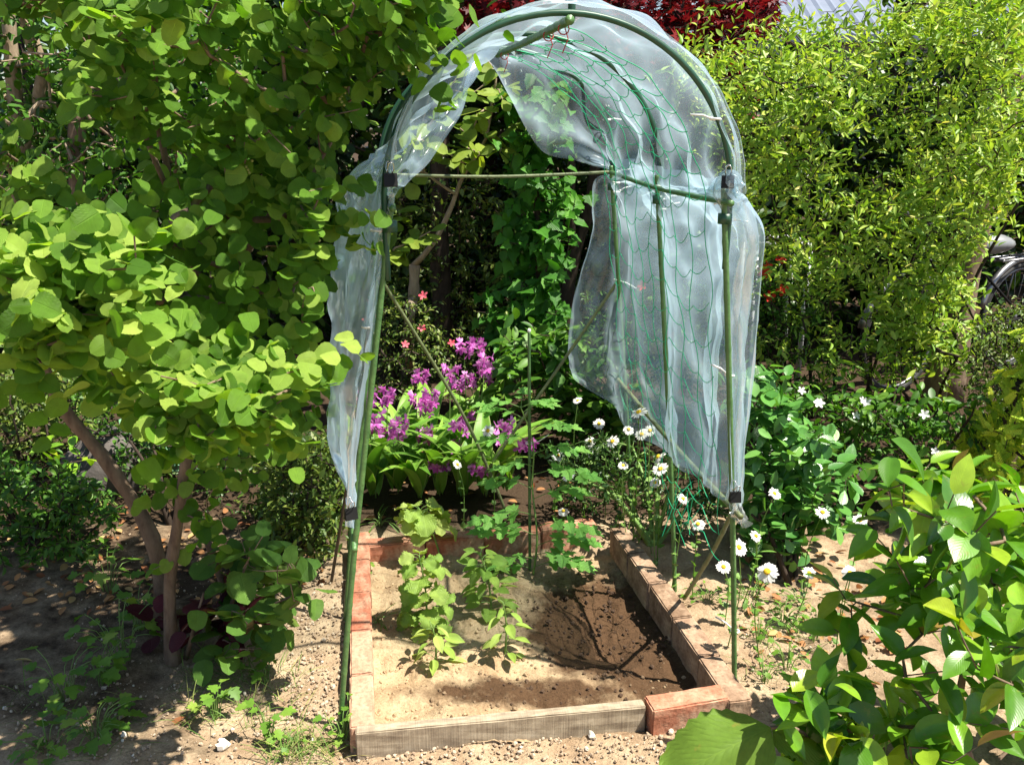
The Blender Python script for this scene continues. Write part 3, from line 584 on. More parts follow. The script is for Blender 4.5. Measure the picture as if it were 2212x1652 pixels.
cur = np.clip((rr_ - 12.6) / 2.2, 0, 1) + np.clip((5.3 - rr_) / 2, 0, 1); roof = 1 - np.clip(cur, 0, 1)
fold = .022 * np.sin(cc * 7.5 + 1.2 * np.sin(rr_ * .9) + .6) * cur + .007 * np.sin(cc * 13.3 + rr_ * .35) * cur + .003 * np.sin(cc * 21 - rr_ * .5) * cur
gat = np.clip(1 - np.abs(rr_ - 12.6) / 1.6, 0, 1) + np.clip(1 - np.abs(rr_ - 5) / 1.4, 0, 1)
fold += .010 * np.sin(cc * 19 + rr_ * .7) * gat
fold += .012 * np.sin((cc + rr_ * .35) * 7.5) * roof * np.clip(cc - .3, 0, 1) + .010 * np.sin((cc * .8 - rr_ * .6) * 9) * roof * np.clip(cc - .3, 0, 1)
fold += .022 * vn(cc * 1.3, rr_ * .5, 2.0) + .006 * vn(cc * 2, rr_ * .8, 3.0)
fold *= np.where(rr_ < 5.5, .45, 1)
edgef = np.clip(np.minimum(cc, 4 - cc) * 3 + .35, 0, 1)
rid = lambda x, y, s_: (1 - np.abs(vn(x, y, s_)) * 4).clip(-1, 1)
rw = .3 + .7 * np.clip(cur, 0, 1)
fold += rw * .007 * rid(cc * .9 + rr_ * .5, rr_ * .6 - cc * .3, 2.2) + rw * .005 * rid(cc * 1.6 - rr_ * .4, rr_ * .8, 2.6) + rw * .003 * rid(cc * 3, rr_ * 1.6 + cc, 2.4)
g = g + nml * (fold * edgef)[..., None]
milk = np.clip(.22 + .30 * cur + .25 * vn(cc * .8, rr_ * .5, 1.6) + .35 * np.clip((5.2 - rr_) / 1.5, 0, 1) + .45 * ((cc < .22) & (rr_ > 5)) + .30 * rid(cc * 1.6 - rr_ * .4, rr_ * .8, 2.6).clip(.4, 1) - .15 + .22 * np.clip((rr_ - 5) * (9.2 - rr_) / 4, 0, 1) + .6 * ((cc > 3.35) & (rr_ > 8.8) & (rr_ < 13)), .08, 1)
mb = MB(); idx = np.arange(nv * nu).reshape(nv, nu); L = np.stack([idx[:-1, :-1], idx[:-1, 1:], idx[1:, 1:], idx[1:, :-1]], -1).reshape(-1)
mb.raw(g.reshape(-1, 3), L, np.full(len(L) // 4, 4), np.stack([cc.ravel(), rr_.ravel()], 1), milk.ravel(), 0)
# the hem is turned back on itself along the right curtain: a second layer hanging just inside the first
k0, k1, c0, c1 = int(nv * 12.7 / (NR - 1)), nv - 2, int(nu * .10), int(nu * .70)
sub = g[k0:k1, c0:c1] - nml[k0:k1, c0:c1] * (.016 + .010 * np.sin(cc[k0:k1, c0:c1] * 11 + rr_[k0:k1, c0:c1] * .6) + .012 * vn(cc[k0:k1, c0:c1], rr_[k0:k1, c0:c1], 3))[..., None]
h_, w_ = sub.shape[:2]; idx = np.arange(h_ * w_).reshape(h_, w_); L = np.stack([idx[:-1, :-1], idx[:-1, 1:], idx[1:, 1:], idx[1:, :-1]], -1).reshape(-1)
mb.raw(sub.reshape(-1, 3), L, np.full(len(L) // 4, 4), np.stack([cc[k0:k1, c0:c1].ravel(), rr_[k0:k1, c0:c1].ravel()], 1), np.full(h_ * w_, .5), 0)
tag(mb.build('plastic_sheet', M['film'], origin=ctr(.5)), "crumpled clear polythene sheet draped over the arched pole tunnel", 'plastic sheet')
# gathered hem knotted at the lower clip
mb = MB(); hp = P(1590, 1100, 2.06)
V, nn_ = [], 14
for i in range(9):
    for j in range(nn_ + 1):
        a = j / nn_ * 5.2; r = .012 + .022 * i / 8 + .006 * math.sin(j * 2.3 + i); V.append(hp + np.array([math.cos(a) * r * .7 + .004 * i * (1 if j > 7 else .2), math.sin(a) * r * .4, .012 - .006 * i + .012 * math.sin(a * 2 + i * .3)]))
mb.add(V, [(i * (nn_ + 1) + j, i * (nn_ + 1) + j + 1, (i + 1) * (nn_ + 1) + j + 1, (i + 1) * (nn_ + 1) + j) for i in range(8) for j in range(nn_)])
tag(mb.build('plastic_knot', filmmat("bunched_polythene", .9, (.8, .86, .9)), origin=hp), "bunched white end of clear sheet clipped to the front right stake", 'plastic bunch')

# ------------------------------------------------------------------ climbing net
mb = MB(); uu = np.linspace(.06, .98, 9); stv = []
def netp(u, s):                                         # s 0 ridge .. 1 rail .. 2.2 down the leg
    if s <= 1:
        a = math.pi / 2 * (1 - s); k = .93 - .07 * math.sin(math.pi * s); return arch(u, a, k)
    tp = arch(u, 0, .97); bt = np.array([.63, 2.08, 0]) + ax * u; return lerp(tp, bt, (s - 1) * .62) - pr * .012
for i, u_ in enumerate(uu):
    end = 2.25 - .25 * RNG.random() ; s = np.linspace(.02, end, 60)
    mb.tube([netp(u_ + .014 * math.sin(x * 9 + i * 2) * (x > .9), x) + np.array([.006 * math.sin(x * 21 + i), 0, .006 * math.cos(x * 13 + i * 3)]) for x in s], .00115, 4, cap=False)
for s_ in np.arange(.08, 2.25, .105):
    pts = []
    for u_ in np.linspace(.06, .98, 49):
        ph = (u_ - .06) / (uu[1] - uu[0]); sag = .022 * abs(math.sin(math.pi * ph)); pts.append(netp(u_ + .012 * math.sin(s_ * 7), s_ + sag + .025 * math.sin(ph * 1.7 + s_ * 4)))
    if s_ > 2.0: pts = pts[:24]
    mb.tube(pts, .00115, 4, cap=False)
for k in range(13):                                     # loose ends at the hem
    u_ = RNG.uniform(.05, .6); a = netp(u_, 2.15 + RNG.uniform(-.15, .1)); d = np.array([RNG.normal(0, .05), RNG.normal(0, .05), -RNG.uniform(.05, .16)])
    mb.tube([a, a + d * .5 + RNG.normal(0, .014, 3), a + d + RNG.normal(0, .02, 3)], .0011, 4, cap=False)
tag(mb.build('climbing_net', M['net'], origin=netp(.5, 1)), "fine green climbing net strung inside the tunnel from ridge to ground", 'garden net')

# ------------------------------------------------------------------ binder clips
def clip(p, label, ang=0., size=1.):
    t = thing('binder_clip', p, label, 'binder clip', 'black binder clips holding the sheet'); ca, sa = math.cos(ang), math.sin(ang); s = size
    def X(x, y, z): return np.asarray(p) + s * np.array([x * ca - y * sa, x * sa + y * ca, z])
    mb = MB(); prof = [(-.004, .018), (.004, .018), (.013, -.018), (.010, -.021), (-.010, -.021), (-.013, -.018)]
    V = [X(x_, y_, z_) for x_ in (-.020, .020) for y_, z_ in prof]; n_ = len(prof)
    mb.add(V, [tuple(range(n_ - 1, -1, -1)), tuple(range(n_, 2 * n_))] + [(i, (i + 1) % n_, n_ + (i + 1) % n_, n_ + i) for i in range(n_)]); mb.build('clip_body', M['black'], t, smooth=False)
    for sg in (-1, 1):
        mb = MB(); mb.tube([X(-.006, sg * .004, .018), X(-.010, sg * .012, .03), X(-.007, sg * .022, .046), X(0, sg * .026, .052), X(.007, sg * .022, .046), X(.010, sg * .012, .03), X(.006, sg * .004, .018)], .0013, 5); mb.build('wire_handle', M['wire'], t)
clip(P(843, 388, 1.885), "black binder clip on the tunnel's left front post at crossbar height", .3, .72)
clip(P(1572, 392, 2.045), "black binder clip on the right front post just above the side rail", -.2, .72)
clip(P(1588, 1072, 2.035), "black binder clip holding the bunched sheet end low on the right post", .1, .72)
clip(P(758, 1108, 1.87), "black binder clip near the foot of the left front post", .5, .72)

# ------------------------------------------------------------------ big round-leaved tree at the left
A3 = lambda l: np.array([P(*q) for q in l])
def Gz(x, y, dz=-.04): return G(x, y) + UP * dz
stemA = np.vstack([Gz(372, 1432), A3([(366, 1270, 2.19), (384, 1130, 2.19), (404, 985, 2.2), (432, 880, 2.22), (448, 760, 2.22), (430, 610, 2.24), (392, 480, 2.25), (361, 361, 2.25), (338, 235, 2.25), (330, 100, 2.22), (345, -80, 2.2)])])
stemB = np.vstack([Gz(352, 1345), A3([(335, 1180, 2.36), (240, 1010, 2.36), (135, 880, 2.35), (85, 760, 2.35), (50, 600, 2.35), (40, 400, 2.38)])])
stemC = np.vstack([Gz(518, 1385), A3([(484, 1270, 2.3), (441, 1150, 2.32), (412, 1085, 2.33), (408, 1000, 2.34), (470, 900, 2.34), (560, 830, 2.3)])])
limbD = A3([(448, 765, 2.22), (500, 610, 2.15), (585, 462, 2.1), (687, 329, 2.08), (745, 217, 2.08), (758, 90, 2.1), (790, -60, 2.1)])
limbE = A3([(392, 480, 2.25), (300, 260, 2.1), (262, 110, 2.1), (250, -60, 2.1)])
limbF = A3([(135, 880, 2.35), (60, 860, 2.3), (-60, 790, 2.3)])
reg_main = [(-150, -40), (985, -40), (880, 120), (845, 215), (790, 225), (705, 330), (690, 420), (700, 500), (680, 640), (670, 730), (640, 860), (590, 960), (470, 1010), (395, 985), (330, 930), (250, 905), (160, 700), (-150, 700)]
holes = [[(-150, 90), (150, 40), (190, 130), (140, 260), (100, 330), (-150, 260)], [(150, 210), (250, 250), (300, 350), (290, 450), (180, 520), (150, 380)], [(20, 400), (120, 420), (100, 520), (10, 500)]]
rgT = np.random.default_rng(21)
tg = [region(reg_main, 1.72, 2.05, 225, rgT, .3, holes), region(reg_main, 2.05, 2.75, 165, rgT, .3, holes),
      region([(840, -30), (970, -30), (890, 110), (850, 150), (800, 120)], 1.7, 2.0, 22, rgT, .3)]
# the crown above the picture that shades the near leaves
q = rgT.uniform((-1.7, 1.45, 1.78), (.12, 2.75, 2.45), (420, 3)); q = q[(((q[:, 0] + .75) / .95) ** 2 + ((q[:, 1] - 2.1) / .7) ** 2 + ((q[:, 2] - 1.75) / .75) ** 2) < 1]; tg.append(q)
lowtw = A3([(330, 1040, 2.2), (300, 1090, 2.2), (440, 1130, 2.15), (330, 1230, 2.15), (450, 1110, 2.1), (520, 1040, 2.15), (560, 1020, 2.15), (470, 1040, 2.1)])
tg.append(lowtw)
spT = dict(k=9, gap=.024, ang=1.1, L=(.027, .050), droop=.7, up=.3, sun=.15, nn=.32, outw=1.0, roll=.6, tpl=T_round, rnd=(.0, .75), tiprnd=.0, rise=-.1, tipsize=.9)
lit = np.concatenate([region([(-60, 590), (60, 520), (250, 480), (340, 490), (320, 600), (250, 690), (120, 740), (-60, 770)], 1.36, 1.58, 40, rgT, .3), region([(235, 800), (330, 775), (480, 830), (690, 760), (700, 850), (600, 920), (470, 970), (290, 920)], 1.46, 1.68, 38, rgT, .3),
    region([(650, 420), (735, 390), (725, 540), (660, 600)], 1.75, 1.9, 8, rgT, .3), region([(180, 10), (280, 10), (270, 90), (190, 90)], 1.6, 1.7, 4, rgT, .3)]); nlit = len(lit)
def catkins(cr, Pn, tips, d, rng, t):
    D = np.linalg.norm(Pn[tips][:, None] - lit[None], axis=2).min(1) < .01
    put_leaves(cr, Pn[tips[D]], d[D], dict(spT, k=8, up=.7, sun=.8, outw=.2, droop=.35, L=(.034, .050), rnd=(.5, .96), nn=.35), rng, 0, np.array([-.9, 2.35, 1.2]))  # lighter leaf tones paint sunlight into these sprays, unlike the shaded crown
    sm1 = plain("pale_green_seed", (.3, .34, .1), (.4, .42, .16), 80, .6)
    for i in rng.choice(len(tips), 26, replace=False):
        p = Pn[tips[i]]
        mb = MB()
        for j in range(7): mb.ball(p + np.array([rng.normal(0, .006), rng.normal(0, .006), -.006 * j]), .0035, 0, .5, 5, 3)
        mb.build('seed_cluster', sm1, t)
plant('round_leaved_tree', "large multi-stemmed tree with round serrated lime leaves beside the tunnel", 'tree',
      [(stemA, .018, .006), (stemB, .025, .010), (stemC, .013, .005), (limbD, .010, .005), (limbE, .008, .004), (limbF, .013, .007)],
      np.concatenate(tg + [lit]), spT, M['tree_leaf'], M['bark'], step=.075, rt=.0015, seed=5, outc=np.array([-.9, 2.35, 1.2]), extra=catkins)
# suckers with maroon leaves round its foot
spS = dict(k=4, gap=.04, ang=1.1, L=(.05, .085), droop=.35, up=.7, sun=.2, nn=.35, roll=.8, tpl=T_round, rnd=(.3, .7), keep=.9)
b0 = Gz(470, 1400, -.01); r1 = np.vstack([b0, A3([(500, 1300, 2.2), (540, 1200, 2.22)])]); r2 = np.vstack([b0, A3([(530, 1350, 2.1), (600, 1280, 2.12)])])
plant('sucker_shrub', "low round-leaved suckers, green and maroon, at the tree's foot", 'shrub', [(r1, .006, .003), (r2, .005, .003)],
      np.concatenate([region([(430, 1150), (560, 1110), (650, 1200), (660, 1330), (610, 1400), (480, 1440), (470, 1330)], 2.0, 2.3, 30, rgT, .05), region([(440, 1250), (560, 1180), (560, 1420), (440, 1430)], 2.0, 2.15, 7, rgT, .03)]), dict(spS, rnd=(0, .66)), M['sucker_leaf'], M['bark'], rt=.0014, tr='stem', seed=6)
b0 = Gz(400, 1420, -.01)
plant('sucker_shrub', "dark maroon round-leaved shoots hugging the shaded trunk base", 'shrub', [(np.vstack([b0, A3([(420, 1350, 2.15), (440, 1280, 2.15)])]), .005, .003)],
      region([(395, 1290), (420, 1220), (530, 1240), (560, 1410), (300, 1430), (300, 1300)], 2.1, 2.3, 10, rgT, .03), dict(spS, rnd=(.72, 1), L=(.055, .085)), M['sucker_leaf'], M['bark'], rt=.0014, tr='stem', seed=7)

# ------------------------------------------------------------------ bright hedge at the right
rgH = np.random.default_rng(31)
hb = [G(x, y) for x, y in ((1640, 900), (1700, 935), (1760, 900), (1810, 940), (1850, 905), (1880, 945), (1930, 905), (1985, 900))]
def fan(b, top, r0, r1, bow=.1):
    mid = b * .5 + top * .5 + np.array([rgH.normal(0, .06), rgH.normal(0, .06), 0]); return (np.array([b - UP * .05, mid, top]), r0, r1)
hroots = [fan(b, np.array([b[0] + (b[0] - 1.7) * .45 + rgH.normal(0, .15), b[1] + rgH.normal(-.05, .15), rgH.uniform(1.1, 1.5)]), rgH.uniform(.007, .013), .004) for b in hb for _ in range(5)]
hp_ = [(1475, 110), (1560, 70), (1650, 125), (1790, 120), (1880, 70), (1960, -20), (2260, -60), (2260, 260), (2200, 420), (2090, 560), (1980, 640), (1880, 580), (1760, 600), (1700, 640), (1640, 580), (1590, 400), (1500, 220)]
ht = np.concatenate([region(hp_, 3.35, 3.8, 760, rgH), region(hp_, 3.8, 4.5, 560, rgH), region([(1620, 560), (2000, 580), (2060, 680), (1980, 760), (1900, 820), (1720, 860), (1640, 840)], 3.4, 4.0, 90, rgH),
    region([(1900, 40), (1960, -60), (2240, -60), (2240, 60)], 3.4, 4.2, 90, rgH), region([(1460, 60), (1600, 10), (1900, -10), (1900, 120), (1480, 160)], 3.4, 4.2, 60, rgH)])
ht = ht[(vn(ht[:, 0], ht[:, 2] + .3 * ht[:, 1], 3.4) + .5 * vn(ht[:, 0], ht[:, 2], 8)) > -.2]
ht = np.concatenate([ht, region([(1640, 40), (1700, 0), (1900, -10), (1900, 130), (1640, 140)], 3.4, 4.2, 55, rgH)])
spH = dict(k=11, gap=.021, ang=.85, L=(.031, .056), W=.9, droop=.15, up=.45, sun=.35, nn=.6, roll=1.5, tpl=T_lance, rnd=(.05, .8), tiprnd=.3, rise=.55, tipsize=.75)
plant('hedge_shrub', "tall bright yellow-green privet-like hedge on bare brown stems right of the tunnel", 'hedge', hroots, ht, spH, M['hedge_leaf'], M['dark_bark'], step=.1, rt=.0011, tr='stem', seed=8, lift=.15)

# ------------------------------------------------------------------ background trees and shrubs
def base3(x, y, tops, r0, r1): return [(np.vstack([Gz(x, y, -.05), A3(tops)]), r0, r1)]
rgB = np.random.default_rng(41)
spE = dict(k=9, gap=.035, ang=.9, L=(.05, .09), droop=.25, up=.6, sun=.3, nn=.45, roll=1.5, tpl=T_oval, rnd=(0, .9), tiprnd=.15)
spM = dict(spE, L=(.04, .07), k=10, gap=.028)
def bgtree(name, label, cat, roots, poly, Y0, Y1, n, spec, lm, bm, seed, holes=(), group='background trees and shrubs', extra_t=None, **kw):
    t = region(poly, Y0, Y1, n, rgB, .05, holes)
    if extra_t is not None: t = np.concatenate([t, extra_t])
    return plant(name, label, cat, roots, t, spec, lm, bm, group, seed=seed, **kw)
bgtree('leafy_tree', "forked grey tree with sunny mid-green leaves in the far left corner", 'tree',
       [(np.vstack([G(60, 760), A3([(50, 500, 4.9), (40, 300, 4.9), (25, 120, 4.9), (10, -60, 4.9)])]), .06, .03), (A3([(45, 320, 4.9), (95, 180, 4.8), (60, 60, 4.8), (20, 0, 4.8)]), .04, .02)],
       [(-200, -80), (280, -80), (330, 200), (250, 420), (-200, 420)], 4.3, 5.6, 330, spM, M['mid_leaf'], M['pale_bark'], 50, rt=.003, step=.15)
bgtree('leafy_tree', "thin curved trunk tree of dark leaves behind the round-leaved tree", 'tree',
       [(np.vstack([G(170, 780), A3([(175, 550, 4.6), (165, 300, 4.6), (190, 120, 4.6), (215, -60, 4.6)])]), .05, .03)],
       [(100, 60), (480, -60), (620, 300), (520, 560), (150, 560)], 4.3, 5.4, 300, spM, M['mid_leaf'], M['bark'], 51, rt=.003, step=.15)
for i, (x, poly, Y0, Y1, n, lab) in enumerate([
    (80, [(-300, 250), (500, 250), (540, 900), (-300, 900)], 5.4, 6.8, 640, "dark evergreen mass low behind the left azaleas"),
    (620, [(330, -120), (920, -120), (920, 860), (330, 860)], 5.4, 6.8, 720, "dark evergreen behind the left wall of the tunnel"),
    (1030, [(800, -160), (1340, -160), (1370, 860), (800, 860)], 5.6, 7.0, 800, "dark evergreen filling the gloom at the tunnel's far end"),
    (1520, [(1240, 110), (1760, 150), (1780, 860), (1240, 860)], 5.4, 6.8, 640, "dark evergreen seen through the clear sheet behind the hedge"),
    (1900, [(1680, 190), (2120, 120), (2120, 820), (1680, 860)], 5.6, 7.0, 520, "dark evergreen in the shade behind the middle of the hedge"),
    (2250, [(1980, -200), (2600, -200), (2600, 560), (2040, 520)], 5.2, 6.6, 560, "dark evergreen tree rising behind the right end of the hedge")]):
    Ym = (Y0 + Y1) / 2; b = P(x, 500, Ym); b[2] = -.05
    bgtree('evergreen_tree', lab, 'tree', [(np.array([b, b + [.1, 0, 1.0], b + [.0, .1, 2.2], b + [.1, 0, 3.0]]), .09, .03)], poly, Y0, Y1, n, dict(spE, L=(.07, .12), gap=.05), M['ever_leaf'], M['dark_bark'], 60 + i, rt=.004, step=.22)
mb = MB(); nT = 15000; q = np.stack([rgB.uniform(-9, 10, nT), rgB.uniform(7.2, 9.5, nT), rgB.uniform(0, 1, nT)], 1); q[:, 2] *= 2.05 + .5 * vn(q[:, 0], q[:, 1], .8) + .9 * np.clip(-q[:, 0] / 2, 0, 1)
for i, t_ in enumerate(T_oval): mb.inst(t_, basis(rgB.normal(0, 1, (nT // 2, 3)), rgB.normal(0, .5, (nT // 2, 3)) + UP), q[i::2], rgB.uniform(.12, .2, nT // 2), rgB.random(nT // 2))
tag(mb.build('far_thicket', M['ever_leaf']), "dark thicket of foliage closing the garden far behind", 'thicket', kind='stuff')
# unseen canopy added over the far end to keep it in shade
q = rgB.uniform((-3.2, 5.0, 2.6), (4.2, 7.4, 3.9), (480, 3))
b = P(960, 500, 5.0); b[2] = -.05
plant('shade_tree', "thick dark trunk behind the pale forked sapling, with an unseen canopy added for shade", 'tree', [(np.array([b, b + [-.03, 0, .8], b + [.0, .1, 1.8], b + [.1, .1, 2.8]]), .06, .04)], q, dict(spE, L=(.08, .13), gap=.05), M['ever_leaf'], M['dark_bark'], 'background trees and shrubs', seed=70, rt=.004, step=.22)
b = P(1235, 600, 4.8); b[2] = -.05
fk = [(np.array([b, P(1222, 760, 4.8), P(1225, 640, 4.8), P(1243, 540, 4.8), P(1275, 440, 4.8), P(1300, 200, 4.8), P(1310, -50, 4.8)]), .05, .02), (A3([(1240, 550, 4.8), (1232, 440, 4.75), (1236, 330, 4.75), (1205, 150, 4.8)]), .025, .012)]
mt = np.concatenate([region([(960, -60), (1480, -60), (1690, -40), (1680, 70), (1560, 130), (1480, 170), (1250, 100), (960, 90)], 4.6, 6.0, 760, rgB), region([(1440, 130), (1620, 120), (1640, 260), (1480, 260)], 4.9, 5.6, 45, rgB), rgB.uniform((-.6, 4.8, 2.5), (2.4, 7.0, 3.6), (170, 3))])
spMa = dict(k=5, gap=.04, ang=1.0, L=(.055, .085), droop=.35, up=.7, sun=.2, nn=.35, roll=.6, tpl=T_maple, rnd=(0, .9))
plant('red_maple', "forked maple with deep red lace leaves above the tunnel", 'tree', fk, mt, spMa, M['maple_leaf'], M['dark_bark'], seed=71, rt=.003, step=.16)
# pale forked sapling seen through the tunnel
mg = [(np.vstack([G(880, 800) - UP * .05, A3([(884, 700, 4.35), (893, 640, 4.35), (896, 572, 4.35)])]), .030, .026), (A3([(896, 572, 4.35), (940, 520, 4.3), (978, 440, 4.3), (1000, 380, 4.3), (1050, 300, 4.3), (1065, 200, 4.3)]), .016, .006),
      (A3([(896, 572, 4.35), (876, 545, 4.3), (870, 500, 4.3), (868, 470, 4.3)]), .012, .008), (A3([(896, 572, 4.35), (850, 558, 4.25), (825, 550, 4.2)]), .012, .006), (A3([(896, 572, 4.35), (925, 535, 4.4), (935, 470, 4.45), (905, 420, 4.45)]), .012, .005), (A3([(985, 420, 4.3), (940, 390, 4.2), (900, 340, 4.2), (930, 200, 4.2)]), .008, .004)]
sm = A3([(985, 170, 4.1), (1010, 205, 4.1), (960, 225, 4.1), (1050, 180, 4.1), (1030, 250, 4.2), (1085, 215, 4.2), (925, 310, 4.0), (880, 330, 4.0), (900, 300, 4.0), (960, 330, 4.1), (1010, 320, 4.1), (1035, 335, 4.1), (1080, 330, 4.2), (990, 350, 4.1), (860, 350, 4.0),
         (865, 455, 4.1), (840, 480, 4.1), (835, 520, 4.1), (870, 530, 4.1), (905, 515, 4.1), (930, 500, 4.1), (850, 545, 4.1), (920, 280, 4.1), (985, 270, 4.2), (1110, 270, 4.3), (870, 400, 4.1), (950, 150, 4.2), (1000, 120, 4.3), (1060, 140, 4.3), (1100, 190, 4.3), (1075, 300, 4.3), (1020, 285, 4.2)])
plant('sapling', "pale forked sapling with broad lime leaves seen through the tunnel", 'tree', mg, sm, dict(k=5, gap=.022, ang=1.15, L=(.08, .13), W=1.1, droop=.2, up=.6, sun=.2, nn=.35, roll=.5, outw=.7, tpl=T_obov, rnd=(0, 1)), M['mag_leaf'], M['pale_bark'], outc=np.array([-.4, 6.0, 1.]), seed=72, rt=.003, step=.1, wig=.08)
# climber on a post
cb = Gz(1170, 770); cl = [(np.vstack([cb, A3([(1165, 600, 4.3), (1160, 450, 4.3), (1155, 330, 4.3), (1160, 230, 4.3)])]), .02, .01)]
plant('climbing_vine', "column of bright green pointed vine leaves at the tunnel's far right", 'climber', cl, np.concatenate([region([(1095, 200), (1215, 200), (1245, 420), (1225, 560), (1215, 760), (1060, 760), (1075, 600), (1110, 420)], 4.05, 4.35, 140, rgB)]),
      dict(k=6, gap=.035, ang=1.1, L=(.06, .095), droop=.55, up=.35, sun=.3, nn=.35, roll=.6, outw=.6, tpl=T_ivy, rnd=(0, 1)), M['vine_leaf'], M['dark_bark'], seed=73, rt=.0018, step=.1, outc=np.array([.12, 4.7, 1.2]), tr='stem')

def flowers(n, m, size, name='flower', sel=None, poly=None, npet=5, jit=.03):
    def f(cr, Pn, tips, d, rng, t):
        pts = Pn[tips]
        if poly is not None: pts = pts[inpoly(proj(pts), poly)]
        pts = pts[np.argsort(pts[:, 1])[:max(n * 3, 1)]]
        for i in rng.choice(len(pts), min(n, len(pts)), replace=False):
            p = pts[i] + np.array([0, -.04, .02]) + rng.normal(0, jit * .3, 3); fm = MB()
            ax_ = nrm(np.array([rng.normal(0, .4), -.7, .6])); b1 = nrm(np.cross(ax_, UP)); b2 = np.cross(ax_, b1)
            a = np.arange(npet) * 2 * math.pi / npet + rng.random(); dd = np.cos(a)[:, None] * b1 + np.sin(a)[:, None] * b2 + ax_ * .45
            fm.inst(T_obov[0], basis(dd, np.tile(ax_, (npet, 1))), np.tile(p, (npet, 1)), np.full(npet, size) * rng.uniform(.8, 1.1), rng.random(npet)); fm.build(name, m, t)
    return f
spA = dict(k=9, gap=.013, ang=1.0, L=(.018, .032), droop=.05, up=.7, sun=.3, nn=.45, roll=1.6, tpl=T_small, W=1.0, rnd=(0, 1))
def shrub(name, label, cat, x, y, poly, Y0, Y1, n, spec, lm, seed, extra=None, group='low shrubs round the bed', bm=None, k=4, zmin=.04, **kw):
    b = G(x, y); tp = region(poly, Y0, Y1, k, rgB, .15)
    roots = [(np.array([b - UP * .03 + [rgB.normal(0, .02), rgB.normal(0, .02), 0], b * .5 + t * .5 + UP * .04, t]), .010, .004) for t in tp]
    return plant(name, label, cat, roots, region(poly, Y0, Y1, n, rgB, zmin), spec, lm, bm or M['dark_bark'], group, step=.07, rt=.0013, tr='stem', seed=seed, extra=extra, **kw)
shrub('azalea', "small-leaved azalea with pink and coral flowers left of the far sapling", 'shrub', 860, 860, [(790, 660), (850, 620), (930, 650), (1005, 760), (1000, 850), (780, 880)], 3.9, 4.4, 260, spA, M['azalea_leaf'], 80, flowers(7, M['pink_flower'], .026, poly=[(790, 640), (1010, 640), (1010, 790), (790, 790)]))
shrub('azalea', "small-leaved azalea in deep shade behind the orchids", 'shrub', 1050, 860, [(960, 700), (1100, 640), (1180, 700), (1180, 860), (980, 860)], 4.0, 4.6, 150, spA, M['azalea_leaf'], 81, flowers(3, M['red_flower'], .024))
shrub('camellia_tree', "tall small-leaved shrub dappled with sun behind the forked sapling", 'shrub', 1000, 790, [(815, 370), (1000, 330), (1130, 420), (1150, 700), (1000, 760), (820, 700)], 4.8, 5.4, 330, dict(spA, L=(.03, .055), k=8, gap=.02), M['azalea_leaf'], 98)
shrub('azalea', "yellow-green azalea between the tree trunk and the tunnel's left foot", 'shrub', 660, 1170, [(560, 980), (690, 930), (745, 970), (745, 1120), (715, 1220), (600, 1230), (555, 1110)], 2.6, 3.4, 460, dict(spA, L=(.022, .042)), M['azalea_leaf'], 82)
shrub('azalea', "spreading green azalea on the shaded ground at the far left", 'shrub', 60, 1180, [(-120, 960), (120, 1000), (260, 1090), (250, 1230), (60, 1290), (-120, 1300)], 2.6, 3.1, 250, dict(spA, L=(.026, .045)), M['mid_leaf'], 83)
shrub('azalea', "sunlit small-leaved azalea behind the slanting tree stem", 'shrub', 60, 1020, [(-120, 740), (130, 780), (240, 870), (210, 950), (80, 990), (-120, 990)], 3.3, 3.9, 330, dict(spA, L=(.026, .045)), M['azalea_leaf'], 84)
shrub('azalea', "dark azalea in the shade straight behind the tree stems", 'shrub', 380, 960, [(150, 820), (560, 800), (640, 900), (560, 1000), (300, 1010), (160, 980)], 3.25, 4.0, 380, dict(spA, L=(.024, .042)), M['mid_leaf'], 99)
shrub('camellia_seedling', "thin-stemmed young camellia with few lime leaves near the grey rock", 'plant', 160, 1075, [(90, 930), (175, 925), (180, 1000), (100, 1020)], 2.95, 3.1, 7, dict(k=3, gap=.03, ang=1.0, L=(.06, .085), droop=.2, up=.7, sun=.3, nn=.3, roll=1, tpl=T_cam, rnd=(.6, 1)), M['camellia_leaf'], 85, k=1)
shrub('dark_shrub', "dark fine-leaved shrub in front of the pale green mesh", 'shrub', 370, 1130, [(290, 900), (470, 900), (560, 1000), (540, 1120), (330, 1130), (260, 1010)], 3.0, 3.3, 70, dict(spA, L=(.018, .034), k=6), M['ever_leaf'], 86)
shrub('leafy_shrub', "pointed-leaf shrub between the orchids and the tunnel's far right leg", 'shrub', 1230, 920, [(1080, 720), (1160, 690), (1250, 720), (1350, 790), (1370, 900), (1290, 960), (1200, 930), (1080, 850)], 3.5, 3.95, 110, dict(k=7, gap=.03, ang=.95, L=(.06, .10), droop=.25, up=.7, sun=.3, nn=.3, roll=.8, tpl=T_oval, rnd=(0, 1)), M['mid_leaf'], 87)
shrub('azalea', "red-flowered azalea half hidden behind the clear sheet curtain", 'shrub', 1440, 900, [(1230, 640), (1640, 590), (1660, 800), (1560, 930), (1350, 900), (1240, 780)], 4.0, 4.6, 300, dict(spA, L=(.024, .04)), M['mid_leaf'], 88, flowers(6, M['red_flower'], .028))
shrub('azalea', "tangled azalea under the hedge with a few scarlet flowers", 'shrub', 1700, 900, [(1620, 560), (1800, 560), (1830, 800), (1760, 930), (1640, 930)], 3.9, 4.4, 220, dict(spA, L=(.024, .04)), M['mid_leaf'], 89, flowers(5, M['red_flower'], .038, poly=[(1620, 560), (1720, 560), (1720, 660), (1620, 660)]))
